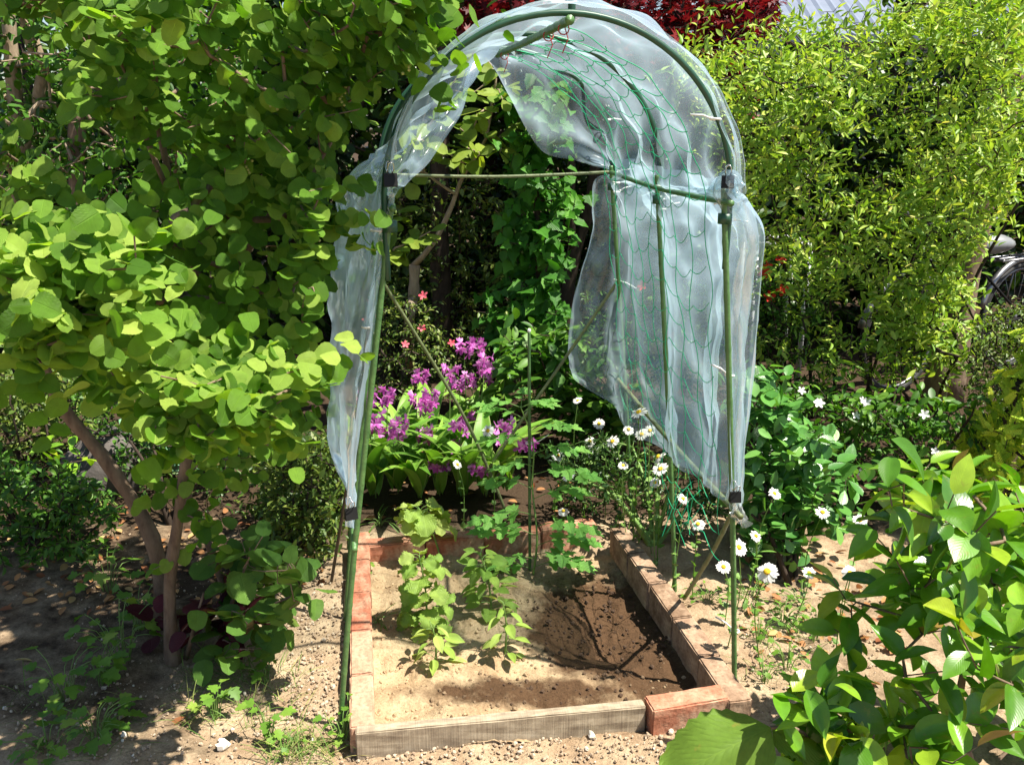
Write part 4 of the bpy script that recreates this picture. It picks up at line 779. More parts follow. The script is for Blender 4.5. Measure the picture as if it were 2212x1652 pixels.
shrub('leafy_shrub', "bright leafy shrub with pointed twin leaves under the hedge's right end", 'shrub', 2000, 920, [(1880, 590), (2090, 600), (2110, 680), (2060, 800), (1900, 820)], 3.5, 4.0, 170, dict(spH, L=(.04, .065), k=8, gap=.025, rise=.1), M['hedge_leaf'], 90)
shrub('mock_orange', "white-flowered low shrub beneath the hedge stems", 'shrub', 1760, 1010, [(1640, 850), (1760, 820), (1920, 850), (1960, 950), (1900, 1030), (1700, 1000)], 3.1, 3.5, 110, dict(k=6, gap=.022, ang=1.0, L=(.028, .05), droop=.2, up=.7, sun=.3, nn=.4, roll=1.2, tpl=T_oval, rnd=(0, 1)), M['mid_leaf'], 91, flowers(9, M['white_flower'], .022))
shrub('oval_leaved_shrub', "glossy oval-leaved shrub right of the tunnel's front right post", 'shrub', 1700, 1250, [(1600, 830), (1660, 790), (1700, 900), (1790, 930), (1830, 1010), (1830, 1130), (1760, 1200), (1650, 1200), (1590, 1080)], 2.6, 3.0, 150, dict(k=8, gap=.020, ang=1.0, L=(.052, .078), droop=.05, up=.75, sun=.25, nn=.35, roll=1.6, tpl=T_obov, rnd=(0, .95)), M['euonymus_leaf'], 92)
shrub('boxwood', "tight small-leaved boxwood below the parked bicycle", 'shrub', 2160, 900, [(2090, 720), (2150, 660), (2260, 640), (2260, 900), (2140, 920), (2080, 830)], 3.5, 4.1, 330, dict(spA, L=(.016, .028)), M['azalea_leaf'], 93)
shrub('leafy_shrub', "dark leafy undergrowth between the hedge foot and the golden conifer", 'shrub', 2000, 1080, [(1850, 860), (2100, 850), (2130, 960), (2000, 1080), (1850, 1050)], 3.0, 3.5, 110, dict(spM, L=(.03, .06), k=7), M['mid_leaf'], 94, flowers(4, M['white_flower'], .02))
shrub('daisy_foliage', "dark feathery daisy foliage massed behind the right brick row", 'plant', 1420, 1170, [(1170, 960), (1330, 930), (1480, 1010), (1590, 1110), (1580, 1230), (1460, 1230), (1370, 1120), (1220, 1110)], 2.9, 3.3, 260, dict(k=8, gap=.014, ang=.7, L=(.015, .036), droop=.1, up=.4, sun=.1, nn=.7, roll=1.6, tpl=T_small + T_lance, rnd=(0, .7)), M['ever_leaf'], 95, bm=M['green_stem'], k=8)  # dark evergreen leaf colours paint shade into this foliage
# golden conifer
gc = G(2210, 1240); cen = np.array([P(2335, 1000, 2.95)[0], 2.95, 0])
gt = []
while len(gt) < 760:
    z = rgB.uniform(.05, 1.05); r = .56 * (1 - z / 1.12) ** .9; a = rgB.uniform(0, 2 * math.pi); k = rgB.uniform(.55, 1) ** .5; gt.append([cen[0] + r * k * math.cos(a), cen[1] + r * k * math.sin(a), z])
plant('golden_conifer', "golden yellow cone-shaped conifer at the right edge of the garden", 'conifer', [(np.array([cen - UP * .03, cen + UP * .5, cen + UP * 1.0]), .03, .008)], np.array(gt), dict(k=8, gap=.02, ang=.8, L=(.04, .07), droop=-.35, up=.2, sun=.1, nn=.7, roll=2, outw=.5, tpl=T_frond, rnd=(.2, .85), tiprnd=.3, rise=.5, tipsize=1), M['thuja_leaf'], M['dark_bark'], step=.1, rt=.0016, seed=96, outc=cen)
# trunk and stump beyond the hedge
mb = MB(); mb.tube(catmull(np.vstack([G(2045, 870), A3([(2075, 640, 4.6), (2110, 480, 4.6), (2150, 330, 4.6), (2200, 60, 4.6)])]), 14), np.linspace(.085, .06, 14), 10)
tag(mb.build('tree_trunk', M['bark'], origin=G(2045, 870)), "thick leaning bare trunk at the right behind the hedge", 'tree trunk')
mb = MB(); mb.tube(catmull(np.vstack([G(2005, 900), A3([(2022, 830, 4.1), (2035, 760, 4.1), (2050, 700, 4.1)])]), 8), np.array([.075, .065, .058, .055, .055, .056, .055, .05]), 10)
tag(mb.build('stump', M['pale_bark'], origin=G(2005, 900)), "pale cut stump in sun below the leaning trunk", 'stump')

# ------------------------------------------------------------------ glossy camellia in the right foreground
rgC = np.random.default_rng(51)
cbs = Gz(2130, 1700, -.02); cs1 = np.vstack([cbs, A3([(2070, 1560, 1.62), (2085, 1400, 1.65), (2040, 1280, 1.66), (1990, 1120, 1.66)])]); cs2 = np.vstack([cbs, A3([(2130, 1500, 1.6), (2140, 1330, 1.62), (2150, 1200, 1.62), (2110, 1060, 1.62)])]); cs3 = np.vstack([cbs, A3([(2000, 1620, 1.55), (1900, 1560, 1.5), (1800, 1510, 1.5)])]); cs4 = np.vstack([cbs, A3([(2220, 1480, 1.6), (2260, 1320, 1.6)])])
ct = np.concatenate([region([(1950, 1030), (2110, 1010), (2230, 1060), (2290, 1200), (2290, 1640), (1900, 1690), (1800, 1560), (1760, 1500), (1880, 1420), (1960, 1350), (1900, 1260), (1880, 1120)], 1.4, 1.95, 80, rgC), region([(1800, 1500), (1900, 1430), (2260, 1250), (2260, 1660), (1820, 1670)], 1.3, 1.7, 18, rgC), region([(1700, 1500), (1820, 1450), (1860, 1660), (1690, 1670)], 1.35, 1.6, 16, rgC), A3([(1790, 1490, 1.5), (1760, 1520, 1.5), (1830, 1450, 1.55), (1800, 1250, 1.7), (1850, 1300, 1.7), (1790, 1350, 1.7), (1840, 1360, 1.65), (1860, 1590, 1.4), (1960, 1640, 1.4), (2030, 1640, 1.35), (1945, 1020, 1.7), (2010, 1000, 1.7), (2100, 1010, 1.65)])])
plant('camellia', "glossy-leaved camellia bush in the sunny right foreground", 'shrub', [(cs1, .011, .004), (cs2, .010, .004), (cs3, .007, .003), (cs4, .008, .004)], ct, dict(k=5, gap=.030, ang=1.05, L=(.07, .112), droop=.28, up=.7, sun=.45, nn=.32, roll=1.3, tpl=T_cam, rnd=(.0, .93), tiprnd=.12, W=1.02), M['camellia_leaf'], M['bark'], step=.06, rt=.0014, seed=97, tr='stem')
# big matt leaf at the bottom edge
t = thing('broad_leaf_plant', G(1840, 1760), "large dull green broad leaf hanging at the bottom under the camellia", 'plant')
mb = MB(); c = P(1665, 1570, 1.42); e = P(1432, 1672, 1.34); Tb = leaf(.85, 18, 11, .4, .7, .5, -.22, .3, .05, .05, 40); L_ = np.linalg.norm(e - c)
mb.inst(Tb, basis((e - c)[None], np.array([[-.35, -.75, 1.]])), c[None], np.array([[L_ * .86, L_, L_]]), np.array([.6])); mb.build('leaf_blade', M['butter_leaf'], t)
mb = MB(); mb.inst(Tb, basis(np.array([[.16, -.05, -.02]]), np.array([[.2, -.3, 1.]])), P(1668, 1575, 1.43)[None], np.array([[.085, .11, .1]]), np.array([.3])); mb.build('leaf_blade', M['butter_leaf'], t)
mb = MB(); mb.tube(catmull(np.array([c, P(1745, 1590, 1.45), G(1790, 1720)]), 10), .0035, 6); mb.build('leaf_stalk', M['bark'], t)

# ------------------------------------------------------------------ ground orchids
rgO = np.random.default_rng(61)
def pleated(w_, seed):
    t = leaf(w_, 9, 7, .42, 1.0, .75, .22, .0, seed=seed); V = t.V.copy()
    for i in range(len(V)):
        u, v_ = t.uv[i]; c_ = int(round((u + 1) * 3)); V[i, 2] += (.010 if c_ % 2 else 0) * (1 if 0 < v_ < 1 else 0)
        V[i, 2] += .26 * v_ - .46 * v_ ** 3                # rises, then arches over
    t.V = V; return t
T_orch = [pleated(.18, 50), pleated(.21, 51), pleated(.16, 52)]
clus = [(810, 883), (816, 908), (862, 893), (853, 917), (915, 914), (931, 834), (928, 858), (986, 806), (1008, 800), (993, 899), (1005, 884), (980, 945), (959, 980), (1033, 995), (1076, 995), (1089, 896), (1092, 927), (1141, 939), (1002, 728), (1030, 719), (1049, 756), (1052, 784), (912, 790), (974, 772), (838, 827), (791, 831), (945, 985), (905, 840)]
obase = [(812, 1085), (860, 1075), (905, 1085), (950, 1080), (1000, 1085), (1050, 1082), (1095, 1070), (835, 1040), (890, 1030), (970, 1035), (1030, 1030), (930, 1000), (1010, 985), (1050, 975), (870, 990)]
OB = [G(x, y) for x, y in obase]; own = {}
for c in clus:
    best = min(range(len(OB)), key=lambda i: abs(obase[i][0] - c[0]) + 60 * len(own.get(i, [])) + abs((obase[i][1] - c[1]) - 165) * .5); own.setdefault(best, []).append(c)
fl_meshes = []
for k in range(5):                                           # one orchid flower: three sepals, two petals, a frilled lip
    fm = MB(); a = np.array([-1.2, 1.2, 0, -.55, .55]); d = np.stack([np.sin(a), .35 + 0 * a, np.cos(a)], 1)
    d[0, 2] = d[1, 2] = -.25; fm.inst(T_petal[0], basis(d, np.tile([0, 1., .2], (5, 1))), np.zeros((5, 3)), np.stack([np.full(5, .030), np.full(5, .028), np.full(5, .02)], 1) * rgO.uniform(.85, 1.15), rgO.uniform(.2, 1, 5))
    fm.inst(T_oval[0], basis(np.array([[0, .75, -.65]]), np.array([[0, .6, .8]])), np.zeros((1, 3)), np.array([[.028, .024, .02]]), np.array([.05])); fm.tube([(0, -.012, .004), (0, 0, 0)], .0014, 4, .2)
    o = fm.build('flower', M['orchid_flower']); fl_meshes.append(o.data); bpy.data.objects.remove(o)
for i, b in enumerate(OB):
    lab = "purple ground orchid in the sunny front of the clump behind the bed" if b[1] < 3.42 else "purple ground orchid in the shaded back of the clump by the azaleas"
    t = thing('ground_orchid', b, lab, 'orchid', 'purple ground orchids behind the bed')
    nl = 7
    for j in range(nl):
        a = j * 2.4 + rgO.uniform(0, 1) + i; L = rgO.uniform(.28, .44); d = np.array([math.cos(a) * .75, math.sin(a) * .75 - .1, rgO.uniform(.65, 1.5)]); n_ = UP * .8 - np.array([math.cos(a), math.sin(a), 0]) * .7
        lm_ = MB(); lm_.inst(T_orch[j % 3], basis(d[None], n_[None]), (b + rgO.normal(0, .012, 3) * [1, 1, 0] + UP * .03)[None], np.array([[L * 1.0, L, L]]), rgO.random(1)); lm_.build('leaf', M['orchid_leaf'], t)
    for (x, y) in own.get(i, []):
        tip = P(x, y + 14, b[1] + rgO.uniform(-.1, .08)); sm_ = MB(); c = catmull([b + UP * .02, b * .45 + tip * .55 + np.array([0, 0, .04]), tip], 14); sm_.tube(c, np.linspace(.0028, .0013, 14), 5); so_ = sm_.build('flower_stem', M['green_stem'], t)
        for q in range(rgO.integers(6, 9)):
            f = q / 7; p = c[13] * (1 - f * .62) + c[9] * f * .62; fo = bpy.data.objects.new('flower', fl_meshes[rgO.integers(0, 5)]); COL.objects.link(fo); fo.parent = so_
            ang = q * 2.3 + rgO.uniform(-.5, .5); off = np.array([math.cos(ang) * .024, math.sin(ang) * .024 - .012, rgO.uniform(-.012, .012)]); fo.location = tuple(p + off - np.array(wloc(so_)))
            fo.rotation_euler = (rgO.uniform(-.7, .1), rgO.uniform(-.3, .3), ang - math.pi / 2 if rgO.random() < .5 else math.pi + rgO.uniform(-.9, .9))
            fo.scale = (1.1 if f < .8 else .8,) * 3

# ------------------------------------------------------------------ daisies
rgD = np.random.default_rng(71)
pm, dm = [], []
for k in range(4):
    np_ = 17 + k; a = np.arange(np_) * 2 * math.pi / np_ + rgD.normal(0, .05, np_); z = (-.12, .02, -.3, .1)[k] + rgD.normal(0, .1, np_)
    fm = MB(); d = np.stack([np.cos(a), np.sin(a), z], 1); Lp = rgD.uniform(.018, .022, np_); fm.inst(T_petal[0], basis(d, np.tile(UP, (np_, 1)) + rgD.normal(0, .1, (np_, 3))), d * .005, np.stack([Lp * 1.05, Lp, Lp * .6], 1), rgD.random(np_)); o = fm.build('flower_head', M['white_flower']); pm.append(o.data); bpy.data.objects.remove(o)
    fm = MB(); fm.ball((0, 0, .0015), (.0078, .0078, .0045), k=12, h=6); o = fm.build('disc', M['daisy_disc']); dm.append(o.data); bpy.data.objects.remove(o)
daisies = [(1380, 890, 2.75, 1.12, "tallest daisy, against the lower hem of the clear sheet"), (1386, 938, 2.85, .9, "centre daisy of the touching trio under the tallest daisy"), (1358, 927, 2.95, .8, "small pale daisy at the left of the touching trio"), (1404, 930, 2.8, .8, "yellow-centred daisy at the right of the touching trio"),
 (1323, 953, 2.95, .95, "wide lone daisy between the trio and the dark shrub"), (1294, 915, 3.1, .85, "drooping daisy below the clear sheet's back corner"), (1274, 953, 3.05, .8, "narrow side-facing daisy left of the wide lone daisy"), (1205, 984, 3.0, .85, "daisy just right of the white tie on the tomato stake"),
 (1227, 1027, 2.9, .95, "larger shaded daisy right of the tomato plant's middle"), (1346, 1005, 2.85, .7, "small daisy in the dark left of the overlapping pair"), (1422, 986, 2.7, 1.0, "upper of the two big overlapping daisies by the middle post"), (1427, 1013, 2.66, 1.0, "lower of the two big overlapping daisies by the middle post"),
 (1415, 1042, 2.75, .75, "little shaded daisy right under the overlapping pair"), (1475, 1077, 2.55, .8, "daisy inside the net left of the bunched sheet end"), (1508, 1131, 2.5, .85, "daisy among the net's loose threads above the right brick row"), (1596, 1182, 2.22, .95, "large upright daisy touching the right front post"),
 (1633, 1157, 2.45, .75, "small daisy just behind the one touching the right post"), (1563, 1224, 2.35, .85, "tilted daisy between the brace and the right front post"), (1657, 1234, 2.1, 1.15, "largest fully open daisy above the bare soil right of the post"), (1673, 1066, 2.5, .8, "daisy in front of the oval-leaved shrub, the upper one"),
 (1777, 1106, 2.45, .85, "daisy beside the lower right leaves of the oval-leaved shrub"), (1858, 1123, 2.3, .8, "daisy peeping out between upper camellia leaf tips"), (1836, 1237, 2.15, .85, "daisy half hidden behind a dark camellia leaf"), (1748, 1237, 2.35, .8, "daisy half hidden by a yellow camellia leaf at the bush's edge"),
 (1054, 930, 3.0, .9, "daisy in the middle of the purple orchid flowers"), (988, 1003, 2.98, .75, "small daisy low among the orchid leaves"), (1217, 1103, 2.92, .8, "bluish shaded daisy just behind the far brick row's right end"), (1248, 865, 3.2, .7, "small daisy with sparse petals beside the shrub left of the sheet")]
for i, (x, y, Y_, s_, lab) in enumerate(daisies):
    hd = P(x, y, Y_); b = np.array([hd[0] + rgD.normal(0, .03), Y_ + rgD.uniform(0, .06), -.01]); t = thing('daisy', b, lab, 'flower', 'white daisies round the tunnel')
    mid = (hd + b) / 2 + np.array([rgD.normal(0, .02), rgD.normal(0, .015), .03]); c = catmull([b, mid, hd - UP * .004], 12); sm_ = MB(); sm_.tube(c, np.linspace(.0019, .0013, 12), 5)
    for j in range(7): d = np.array([rgD.normal(), rgD.normal(), .8]); sm_.inst(T_weed[j % 2], basis(d[None], UP[None] + .3 * d[None]), c[1 + j][None], np.full(1, rgD.uniform(.018, .03)), np.array([.3]))
    sm_.build('stem', M['green_stem'] if i % 2 else M['weed_leaf'], t)
    k = i % 4; ho = bpy.data.objects.new('flower_head', pm[k]); COL.objects.link(ho); ho.parent = t; ho.location = tuple(hd - b); ho.scale = (1.1 * s_,) * 3
    tl = rgD.uniform(.35, .95); az = rgD.normal(0, .55) - .2
    ho.rotation_euler = (tl, rgD.normal(0, .12), az); do = bpy.data.objects.new('disc', dm[k]); COL.objects.link(do); do.parent = ho

# ------------------------------------------------------------------ tomato, its stake, and the seedlings in the bed
rgS = np.random.default_rng(81)
sb, stp = G(1145, 1215), P(1143, 716, 2.8)
STK = thing('garden_stake', sb, "thin green bamboo-style stake holding the tomato plant", 'stake')
mb = MB(); c = catmull([sb - UP * .1, stp], 60); mb.tube(c, .0052 * (1 + .18 * (np.arange(60) % 9 == 0)), 8); mb.build('pole', M['pole'], STK)
mb = MB(); mb.ball(stp + UP * .003, (.0065, .0065, .008)); mb.build('end_cap', M['tie'], STK)
tp = P(1143, 957, 2.79); mb = MB(); mb.tube([tp + .011 * np.array([math.cos(a), math.sin(a), 0]) for a in np.linspace(0, 6.4, 12)], .002, 5); mb.tube([tp + np.array([.01, 0, 0]), tp + np.array([.035, 0, .008]), P(1186, 938, 2.79)], .0018, 5); mb.build('tie', M['tie'], STK)
def compound(mb, p, d, L, rng, r=.5, tp=T_weed):
    d = nrm(d); tip = p + d * L - UP * L * .35; c = catmull([p, p + d * L * .55 - UP * L * .06, tip], 9); mb.tube(c, np.linspace(.0016, .0008, 9), 4, .3, 1, False); lat = nrm(np.cross(d, UP))
    for j in (3, 5, 7):
        for sg in (-1, 1): mb.inst(tp[j % len(tp)] if len(tp) > 1 else tp[0], basis((lat * sg * .9 + d * .5 - UP * .25 + rng.normal(0, .12, 3))[None], (UP + rng.normal(0, .3, 3))[None]), c[j][None], np.full(1, L * rng.uniform(.26, .36)), rng.random(1) * r + .2)
    mb.inst(tp[0], basis((d - UP * .5)[None], (UP + d * .3)[None]), c[8][None], np.full(1, L * .42), rng.random(1))
tb = G(1152, 1230); T_ = thing('tomato_plant', tb, "leggy tomato plant tied to the stake at the back of the bed", 'tomato plant')
main = catmull([tb - UP * .02, P(1160, 1160, 2.72), P(1150, 1050, 2.76), P(1152, 960, 2.77), P(1125, 880, 2.76)], 40); mb = MB(); mb.tube(main, np.linspace(.0045, .002, 40), 6); mb.build('stem', M['green_stem'], T_)
mb = MB()
for k, (f, a, L) in enumerate([(2, 2.9, .12), (3, .1, .14), (5, 3.6, .12), (6, 5.6, .15), (8, .2, .15), (10, 2.8, .16), (12, -.2, .15), (14, 3.4, .16), (17, .4, .14), (19, 2.7, .13), (22, -.1, .16), (24, 3.3, .10), (27, .3, .13), (30, 3.0, .13), (33, .1, .12), (35, 2.5, .12), (37, .9, .10), (39, 2.9, .11), (39, .3, .09), (39, 1.5, .08)]):
    compound(mb, main[f], np.array([math.cos(a), math.sin(a) * .6 - .15, .45]), L * 1.2, rgS)
mb.build('foliage', [M['tomato_leaf'], M['green_stem']], T_)
def seedling(base, top, label, tpl, n, L, lowest=.15, W=1., droop=.25, rnd=(.2, 1), m='seed_leaf', up=.8, cat='seedling', name='seedling', pet=.45):
    b = G(*base); tpz = P(top[0], top[1], b[1] - .01); t = thing(name, b, label, cat, 'seedlings planted in the bed'); c = catmull([b - UP * .02, b * .5 + tpz * .5 + np.array([.008, 0, 0]), tpz], 20); mb = MB(); mb.tube(c, np.linspace(.004, .002, 20), 6); mb.build('stem', M['green_stem'], t)
    mb = MB(); T = len(tpl)
    for j in range(n):
        f = lowest + (1 - lowest) * (j / (n - 1)); a = j * 2.4 + rgS.uniform(-.4, .4); p = c[min(19, int(f * 19))]; s_ = (1.0 if f < .7 else 1.0 - .9 * (f - .7)) * rgS.uniform(.8, 1.15)
        d = np.array([math.cos(a), math.sin(a), .35 + .6 * max(0, f - .7)]); pe = p + nrm(d) * L * (pet * (1 - .7 * f) + .2); mb.tube([p, p * .5 + pe * .5 + UP * .003, pe], .0012, 4, .5, 1, False)
        d2 = d - UP * droop * rgS.uniform(.5, 1.6) * 2; mb.inst(tpl[j % T], basis(d2[None], (UP * up + d * .35 + rgS.normal(0, .25, 3))[None]), pe[None], np.array([[L * s_ * W, L * s_, L * s_]]), np.array([rgS.uniform(*rnd)]))
    mb.build('foliage', [M[m], M['green_stem']], t); return t
seedling((955, 1207), (905, 1098), "tall frilly-leaved herb leaning over the far brick row", T_frill, 18, .085, .66, droop=.35, rnd=(.45, 1))
seedling((922, 1348), (905, 1200), "bushy frilly-leaved herb, the biggest plant in the bed", T_frill, 34, .066, .05, droop=.3, rnd=(.2, .85))
seedling((1062, 1307), (1036, 1195), "dark-shaded pepper seedling with narrow leaves beside the frilly herb", T_lance + T_cam[:1], 34, .066, .1, W=1.5, rnd=(.1, .7))
seedling((940, 1422), (932, 1352), "small pepper seedling nearest the wooden plank", T_cam, 15, .058, .1, W=1.0, rnd=(.3, 1))
seedling((1090, 1408), (1086, 1300), "upright pepper seedling on the edge of the damp shaded soil", T_cam, 18, .054, .08, W=.95, rnd=(.3, 1))
seedling((926, 1219), (930, 1188), "tiny sprout by the inner corner of the bed near the left bricks", T_weed, 6, .018, .2) if False else None
seedling((792, 1245), (794, 1212), "tiny sprout inside the bed against the left brick row", T_weed, 7, .02, .2, m='weed_leaf', cat='weed', name='weed')

# ------------------------------------------------------------------ weeds, grass, stones and litter on the ground
def weed(x, y, label, n=16, h=.10, L=.035, spread=.09, tpl=T_weed, m='weed_leaf', rnd=(.2, 1), grp='lobed-leaf weeds on the bare ground', name='weed'):
    b = G(x, y); t = thing(name, b, label, 'weed', grp); st_, lf = MB(), MB()
    for j in range(n):
        a = rgS.uniform(0, 6.3); r = spread * rgS.random() ** .6; tip = b + np.array([r * math.cos(a), r * math.sin(a), h * rgS.uniform(.3, 1)]); st_.tube(catmull([b + np.array([.2 * r * math.cos(a), .2 * r * math.sin(a), -.01]), (b + tip) / 2 + UP * h * .2, tip], 6), .0012, 4, .5, 0, False)
        d = np.array([math.cos(a), math.sin(a), -.1]) + rgS.normal(0, .3, 3); lf.inst(tpl[j % len(tpl)], basis(d[None], (UP + rgS.normal(0, .25, 3))[None]), tip[None], np.full(1, L * rgS.uniform(.7, 1.2)), np.array([rgS.uniform(*rnd)]))
    st_.build('stem', M['green_stem'], t); lf.build('foliage', M[m], t)
for x, y, lab, n, h, L, spd in [(140, 1505, "lobed weed in the tree's shade at the bottom left", 16, .14, .042, .11), (205, 1590, "sunny lobed weed at the bottom left edge, brightest one", 22, .10, .040, .10), (105, 1620, "low lobed weed in the bottom left corner", 18, .06, .035, .10), (215, 1480, "lobed weed half in sun above the brightest weed", 16, .12, .04, .08), (265, 1430, "shaded lobed weed left of the tree stems", 20, .18, .042, .12),
                          (235, 1270, "dark lobed weed beside the slanting stem's foot", 18, .16, .042, .13), (300, 1360, "deeply shaded lobed weed right against the tree stems", 14, .14, .04, .09), (465, 1545, "sunlit lobed weed on the pale soil edge", 12, .10, .034, .05), (580, 1590, "single-stemmed pale weed left of the front left post", 10, .11, .034, .05), (575, 1470, "lobed seedlings under the low suckers", 12, .07, .034, .07), (740, 1590, "weed hugging the foot of the front left post", 16, .07, .022, .05), (755, 1560, "tiny reddish weed on the corner of the pale brick", 10, .08, .014, .03), (615, 1610, "small creeping weed by the bottom edge below the post", 14, .03, .018, .05)]:
    weed(x, y, lab, n, h, L, spd)
for x, y, lab, n, h, L, spd in [(1640, 1385, "green weed tuft just right of the front right post", 16, .09, .02, .06), (1690, 1340, "flat rosette weed below the largest daisy", 22, .05, .022, .08), (1620, 1300, "low weed carpet under the net's loose ends", 22, .05, .02, .10), (1700, 1440, "weed between the post and the camellia's lowest leaves", 14, .08, .02, .06), (1760, 1380, "thin upright weed on the brown soil beside the camellia", 10, .10, .02, .05), (1530, 1300, "weed behind the middle brick of the right row", 18, .05, .02, .08), (1730, 1300, "scattered weed right of the largest daisy", 14, .04, .02, .08), (1650, 1470, "weed by the end of the right brick row", 14, .06, .018, .05)]:
    weed(x, y, lab, n, h, L, spd, T_obov + T_weed, 'weed_leaf', (.1, .8), 'small weeds right of the tunnel')
weed(820, 1128, "slender bulb leaves behind the far left brick", 14, .02, .16, .05, T_blade, 'grass', (.0, .5), 'grassy tufts', 'bulb_tuft')
weed(215, 1075, "arching striped grass clump in front of the grey rock", 26, .03, .17, .04, T_blade, 'grass', (.4, 1), 'grassy tufts', 'grass_clump')
weed(815, 1340, "thin grass tuft inside the bed near the left bricks", 14, .01, .09, .03, T_blade, 'grass', (.2, .8), 'grassy tufts', 'grass_clump')
mb = MB(); N = 900; rgG = np.random.default_rng(91)
q = np.concatenate([region([(420, 1440), (600, 1400), (660, 1480), (560, 1600), (330, 1560)], 1, 1, 1, rgG, -9)[:0]] + [np.array([G(x, y) for x, y in zip(rgG.uniform(a, b, n_), rgG.uniform(c, d, n_))]) for a, b, c, d, n_ in ((380, 660, 1440, 1580, 240), (420, 560, 1400, 1480, 120), (1600, 1760, 1290, 1480, 120), (580, 740, 1590, 1650, 160), (20, 300, 1480, 1650, 120))])
d = rgG.normal(0, .5, (len(q), 3)); d[:, 2] = rgG.uniform(.4, 1.2, len(q)); mb.inst(T_blade[1], basis(d, UP - .5 * d), q - UP * .004, rgG.uniform(.03, .09, len(q)), rgG.random(len(q))); tag(mb.build('grass', M['grass']), "sparse thin grass blades on the bare soil", 'grass', kind='stuff')
def rock_tpl(seed):
    b = MB(); b.ball((0, 0, 0), 1, k=7, h=5); V = np.concatenate(b.V); rg = np.random.default_rng(seed); V = V * (1 + rg.normal(0, .16, (len(V), 1))) * rg.uniform(.65, 1.15, 3); t = Tpl([(0, 0, 0)], [], [(0, 0)]); t.V, t.L, t.S, t.uv = V, np.concatenate(b.L), np.concatenate(b.S), np.zeros((len(V), 2)); return t
ROCK = [rock_tpl(i) for i in range(5)]
def scatter_rocks(mb, xs, ys, rr, rnd, fz, z=0.):
    q = np.array([G(x, y) for x, y in zip(xs, ys)]); q[:, 2] = fz(q[:, 0], q[:, 1]) + rr * .25 + z; B = basis(rgG.normal(0, 1, (len(q), 3)), rgG.normal(0, 1, (len(q), 3))); k = rgG.integers(0, 5, len(q))
    for i in range(5): mb.inst(ROCK[i], B[k == i], q[k == i], rr[k == i], rnd[k == i])
mb = MB()
for a, b, c, d, n_, s0, s1 in ((620, 745, 1230, 1560, 900, .0015, .007), (750, 1420, 1590, 1650, 700, .001, .0065), (0, 760, 1480, 1652, 900, .001, .006), (1590, 1900, 1280, 1600, 700, .001, .006), (150, 740, 1250, 1500, 500, .001, .005), (0, 700, 1150, 1300, 300, .001, .006), (1390, 1640, 1540, 1650, 250, .002, .008)):
    scatter_rocks(mb, rgG.uniform(a, b, n_), rgG.uniform(c, d, n_), s0 + (s1 - s0) * rgG.random(n_) ** 3, np.clip(rgG.beta(1.6, 2.2, n_), 0, 1), gz)
tag(mb.build('pebbles', M['pebble'], smooth=False), "fine gravel and pebbles strewn over the bare earth", 'pebbles', kind='stuff')
mb = MB(); n_ = 4500; xs, ys = rgG.uniform(790, 1560, n_), rgG.uniform(1190, 1570, n_); q = np.array([G(x, y) for x, y in zip(xs, ys)]); k = inpoly(q[:, :2], [FL + .01, FR + [-.01, .01], BR - .01, BL + [.01, -.01]]); xs, ys, q = xs[k], ys[k], q[k]
pw = np.clip(np.maximum(1.25 - ((xs - 1310) / 210) ** 2 - ((ys - 1340) / 150) ** 2, .8 * (1.25 - ((xs - 1200) / 330) ** 2 - ((ys - 1490) / 45) ** 2)), 0, 1)  # crumbs darken with the damp patch and its painted shade
scatter_rocks(mb, xs, ys, .0007 + .0075 * rgG.random(len(xs)) ** 7, np.clip(1 - pw * 1.15 - rgG.random(len(xs)) * .25, 0, 1), bz, 0.); tag(mb.build('soil_crumbs', M['clod'], smooth=False), "crumbs and clods of soil inside the bed", 'soil crumbs', kind='stuff')
for x, y, s_, lab in [(482, 1612, .016, "large whitish stone at the bottom edge left of the bed"), (1278, 1592, .013, "whitish stone lying in front of the wooden plank"), (895, 1612, .010, "small pale stone just below the plank's left half"), (268, 1590, .010, "pale pebble among the bottom left weeds"), (1500, 1650, .012, "pale stone near the bottom beside the broad leaf")]:
    mb = MB(); p = G(x, y); mb.inst(ROCK[int(x) % 5], basis(np.array([[1., .3, .1]]), UP[None]), (p + UP * s_ * .3)[None], np.full(1, s_), np.array([.97])); tag(mb.build('stone', M['pebble'], smooth=False, origin=p), lab, 'stone', 'pale stones on the ground')
def flat_leaf(x, y, s_, rnd, lab, m='dry_leaf', grp='fallen leaves', tp=T_oval):
    p = G(x, y); p[2] = gz(p[0], p[1]) + .008; mb = MB(); mb.inst(tp[0], basis((rgG.normal(0, 1, 3) * [1, 1, .15])[None], (UP + rgG.normal(0, .25, 3))[None]), p[None], np.full(1, s_), np.array([rnd])); tag(mb.build('fallen_leaf', M[m], origin=p), lab, 'leaf', grp)
flat_leaf(288, 1545, .06, .95, "yellowish fallen leaf on the shaded soil left of the bed"); flat_leaf(30, 1432, .05, .95, "yellow fallen leaf at the left edge of the picture"); flat_leaf(400, 1545, .05, .1, "dark red fallen leaf in the tree's shade")
flat_leaf(1905, 1480, .06, .15, "brown fallen leaf under the camellia's edge"); flat_leaf(660, 1200, .05, .3, "brown fallen leaf at the azalea's foot by the left post"); flat_leaf(235, 1165, .05, .9, "pale fallen leaf on the sunny patch below the rock")
mb = MB(); n_ = 420; xs, ys = np.concatenate([rgG.uniform(20, 720, 200), rgG.uniform(1600, 2000, 120), rgG.uniform(780, 1300, 100)]), np.concatenate([rgG.uniform(1090, 1320, 200), rgG.uniform(1180, 1420, 120), rgG.uniform(960, 1120, 100)])
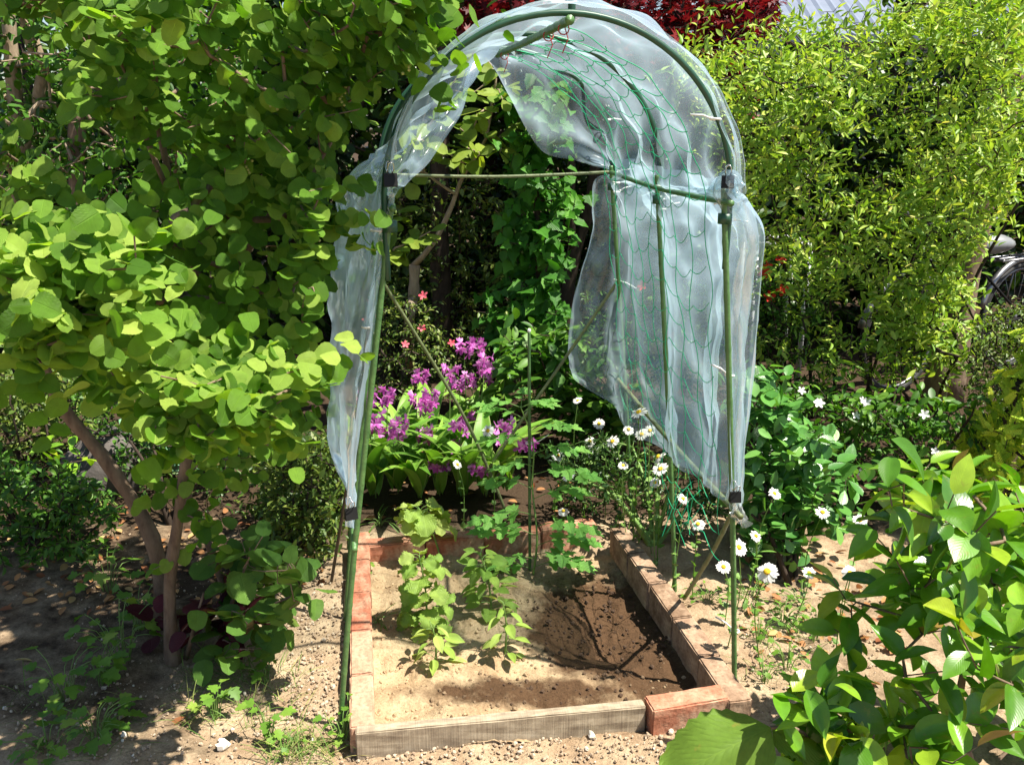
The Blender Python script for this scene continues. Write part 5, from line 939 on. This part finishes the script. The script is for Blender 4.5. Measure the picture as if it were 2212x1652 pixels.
q = np.array([G(x, y) for x, y in zip(xs, ys)]); q[:, 2] = gz(q[:, 0], q[:, 1]) + .006; mb.inst(T_oval[0], basis(rgG.normal(0, 1, (n_, 3)) * [1, 1, .2], UP + rgG.normal(0, .35, (n_, 3))), q, rgG.uniform(.02, .05, n_), rgG.random(n_) * .8); tag(mb.build('leaf_litter', M['dry_leaf']), "dry leaf litter under the shrubs", 'leaf litter', kind='stuff')

# ------------------------------------------------------------------ things farther back
mb = MB(); p = G(205, 1075); p[1] += .12; t_ = MB(); t_.ball((0, 0, 0), 1, k=22, h=14); V = np.concatenate(t_.V); V = V * (1 + .35 * vn(V[:, 0] + V[:, 2], V[:, 1] - V[:, 2] * .6, 1.6) + .15 * vn(V[:, 0] * 3, V[:, 1] * 3 + V[:, 2] * 2, 1.5))[:, None] * np.array([.17, .16, .19])
mb.raw(V + p + UP * .06, np.concatenate(t_.L), np.concatenate(t_.S), np.zeros((len(V), 2)), np.full(len(V), .5), 0); tag(mb.build('rock', M['rock'], origin=p), "grey boulder behind the slanting tree stem", 'rock')
fb = P(380, 1000, 3.5); t = thing('mesh_fence', (fb[0], fb[1], 0), "pale green mesh screen glowing low behind the tree", 'fence')
a_, b_ = P(270, 960, 3.5), P(490, 970, 3.6); a_[2] = b_[2] = 0; mb = MB()
for i in range(34):
    p = lerp(a_, b_, i / 33); mb.tube([p + UP * .02, p + UP * .25], .0055, 4)
for i in range(10):
    z = .02 + i * .0255; mb.tube([a_ + UP * z, b_ + UP * z], .0055, 4)
mb.build('mesh_panel', M['greenpanel'], t); mb = MB()
mb.tube([a_, a_ + UP * .275], .012, 8); mb.tube([b_, b_ + UP * .275], .012, 8); mb.tube([a_ + UP * .262, b_ + UP * .262], .009, 8); mb.build('fence_frame', M['greenpanel'], t)
# bicycle
b0_, dv_ = P(1945, 730, 4.75), nrm(np.array([.80, .45, 0])); b0_[2] = .33; t = thing('bicycle', b0_, "old black bicycle with a plastic-covered saddle parked behind the hedge", 'bicycle')
bk = lambda s_, z, o=0.: np.array([b0_[0], b0_[1], 0]) + dv_ * s_ + np.array([dv_[1], -dv_[0], 0]) * o + UP * z
def ring(c, r, w_, name, m, par, k=40, a0=0, a1=2 * math.pi):
    mb = MB(); mb.tube([c + dv_ * r * math.cos(a) + UP * r * math.sin(a) for a in np.linspace(a0, a1, k)], w_, 8); return mb.build(name, m, par)
for s_ in (0, 1.05):
    c = bk(s_, .33); wh = ring(c, .318, .018, 'wheel', M['tyre'], t); ring(c, .296, .009, 'rim', M['chrome'], wh); mb = MB()
    for k in range(18): a = k * math.pi / 9; mb.tube([c, c + dv_ * .292 * math.cos(a) + UP * .292 * math.sin(a)], .0015, 4)
    mb.ball(c, .025); mb.build('spokes', M['chrome'], wh); ring(c, .352, .02, 'mudguard', M['chrome'], t, 20, .5, 2.9)
mb = MB()
for p_, q_, r_ in ((bk(0, .33, .05), bk(.14, .82, .03), .011), (bk(0, .33, -.05), bk(.14, .82, -.03), .011), (bk(.14, .78), bk(.5, .30), .016), (bk(.5, .30), bk(.66, .74), .015), (bk(.14, .72), bk(.6, .55), .014), (bk(.5, .30), bk(1.05, .33, .06), .01), (bk(.64, .66), bk(1.05, .33, .06), .008), (bk(.64, .66), bk(1.05, .33, -.06), .008)): mb.tube([p_, q_], r_, 8)
mb.build('frame', M['black'], t)
mb = MB(); mb.tube(catmull([bk(.34, .98, .28), bk(.2, 1.0, .24), bk(.12, .95, .05), bk(.12, .95, -.05), bk(.2, 1.0, -.24), bk(.34, .98, -.28)], 24), .011, 8); mb.tube([bk(.14, .8), bk(.12, .95)], .012, 8); mb.build('handlebar', M['chrome'], t)
mb = MB(); t_ = MB(); t_.ball((0, 0, 0), 1, k=16, h=10); V = np.concatenate(t_.V); wv = .5 + .5 * np.clip((V[:, 0] + .4) / 1.2, 0, 1); V = np.stack([V[:, 0] * .15, V[:, 1] * .13 * wv, V[:, 2] * .06], 1); V = V[:, :1] * dv_ + V[:, 1:2] * np.array([dv_[1], -dv_[0], 0]) + V[:, 2:] * UP + bk(.70, .80)
mb.raw(V, np.concatenate(t_.L), np.concatenate(t_.S), np.zeros((len(V), 2)), np.full(len(V), .5), 0); mb.build('saddle', M['saddle'], t); mb = MB(); mb.tube([bk(.66, .74), bk(.68, .79)], .012, 8); mb.build('seat_post', M['chrome'], t)
mb = MB()
for o_ in (-.06, 0, .06): mb.tube([bk(.75, .70, o_), bk(1.3, .70, o_)], .007, 6)
for s_ in (.78, 1.0, 1.28): mb.tube([bk(s_, .70, -.06), bk(s_, .70, .06)], .007, 6)
mb.tube([bk(1.05, .33, .07), bk(1.1, .70, .06)], .006, 6); mb.tube([bk(1.05, .33, -.07), bk(1.1, .70, -.06)], .006, 6); mb.build('luggage_rack', M['chrome'], t)
# white stand
a_ = P(1752, 520, 4.9); zt_ = a_[2]; t = thing('metal_stand', a_ * [1, 1, 0], "white-painted metal frame glimpsed through the hedge's lower leaves", 'metal frame'); cs_ = [np.array([a_[0] + x, a_[1] + y, 0]) for x, y in ((0, 0), (-.3, 0), (-.3, .3), (0, .3))]
for c in cs_: mb = MB(); mb.tube([c, c + UP * zt_], .016, 4); mb.build('upright', M['whitepaint'], t)
for k in range(4): mb = MB(); mb.tube([cs_[k] + UP * (zt_ - .02), cs_[(k + 1) % 4] + UP * (zt_ - .02)], .013, 4); mb.build('rail', M['whitepaint'], t)
# neighbour's house: only its ribbed roof edge shows
H = thing('house', (7.6, 17, 0), "neighbour's house with a grey-blue ribbed roof beyond the hedge top", 'house'); e = P(1690, 78, 15.0); e2 = e[2]
x0, x1, y0, y1 = e[0] - .2, e[0] + 7, 15.0, 21.0; rz = e2 + 1.7; mb = MB(); xs = np.arange(x0, x1, .06); zz = .03 * (np.mod(np.arange(len(xs)), 4) == 0)
V = []; 
for yy, zb in ((y0 - .3, e2), ((y0 + y1) / 2, rz), (y1 + .3, e2)): V += [(x, yy, zb + z) for x, z in zip(xs, zz)]
V += [(x, y, z - .12) for x, y, z in V]; n_ = len(xs); off = 3 * n_; Fc = []
for r_ in range(2):
    for j in range(n_ - 1): a = r_ * n_ + j; Fc += [(a, a + 1, a + n_ + 1, a + n_), (off + a, off + a + n_, off + a + n_ + 1, off + a + 1)]
for j in range(n_ - 1): Fc += [(j, off + j, off + j + 1, j + 1), (2 * n_ + j, 2 * n_ + j + 1, off + 2 * n_ + j + 1, off + 2 * n_ + j)]
for j in (0, n_ - 1):
    for r_ in range(2): a = r_ * n_ + j; Fc.append((a, a + n_, off + a + n_, off + a))
mb.add(V, Fc); mb.build('roof', M['roof'], H, smooth=False)
mb = MB(); V = [(x, y, z) for x in (x0 + .3, x1 - .3) for y, z in ((y0 + .1, 0), (y1 - .1, 0), (y1 - .1, e2 - .05), ((y0 + y1) / 2, rz - .25), (y0 + .1, e2 - .05))]
mb.add(V, [(0, 1, 2, 3, 4), (9, 8, 7, 6, 5), (0, 4, 9, 5), (1, 6, 7, 2)]); mb.build('wall', M['wall'], H, smooth=False)
mb = MB(); V = [(x, y, z) for x in (x0 + .9, x0 + 2.3) for y in (y0 + .04, y0 + .12) for z in (.9, 2.0)]; mb.add(V, [(0, 1, 3, 2), (4, 6, 7, 5), (0, 4, 5, 1), (1, 5, 7, 3), (0, 2, 6, 4)]); mb.build('window', M['saddle'], H, smooth=False)
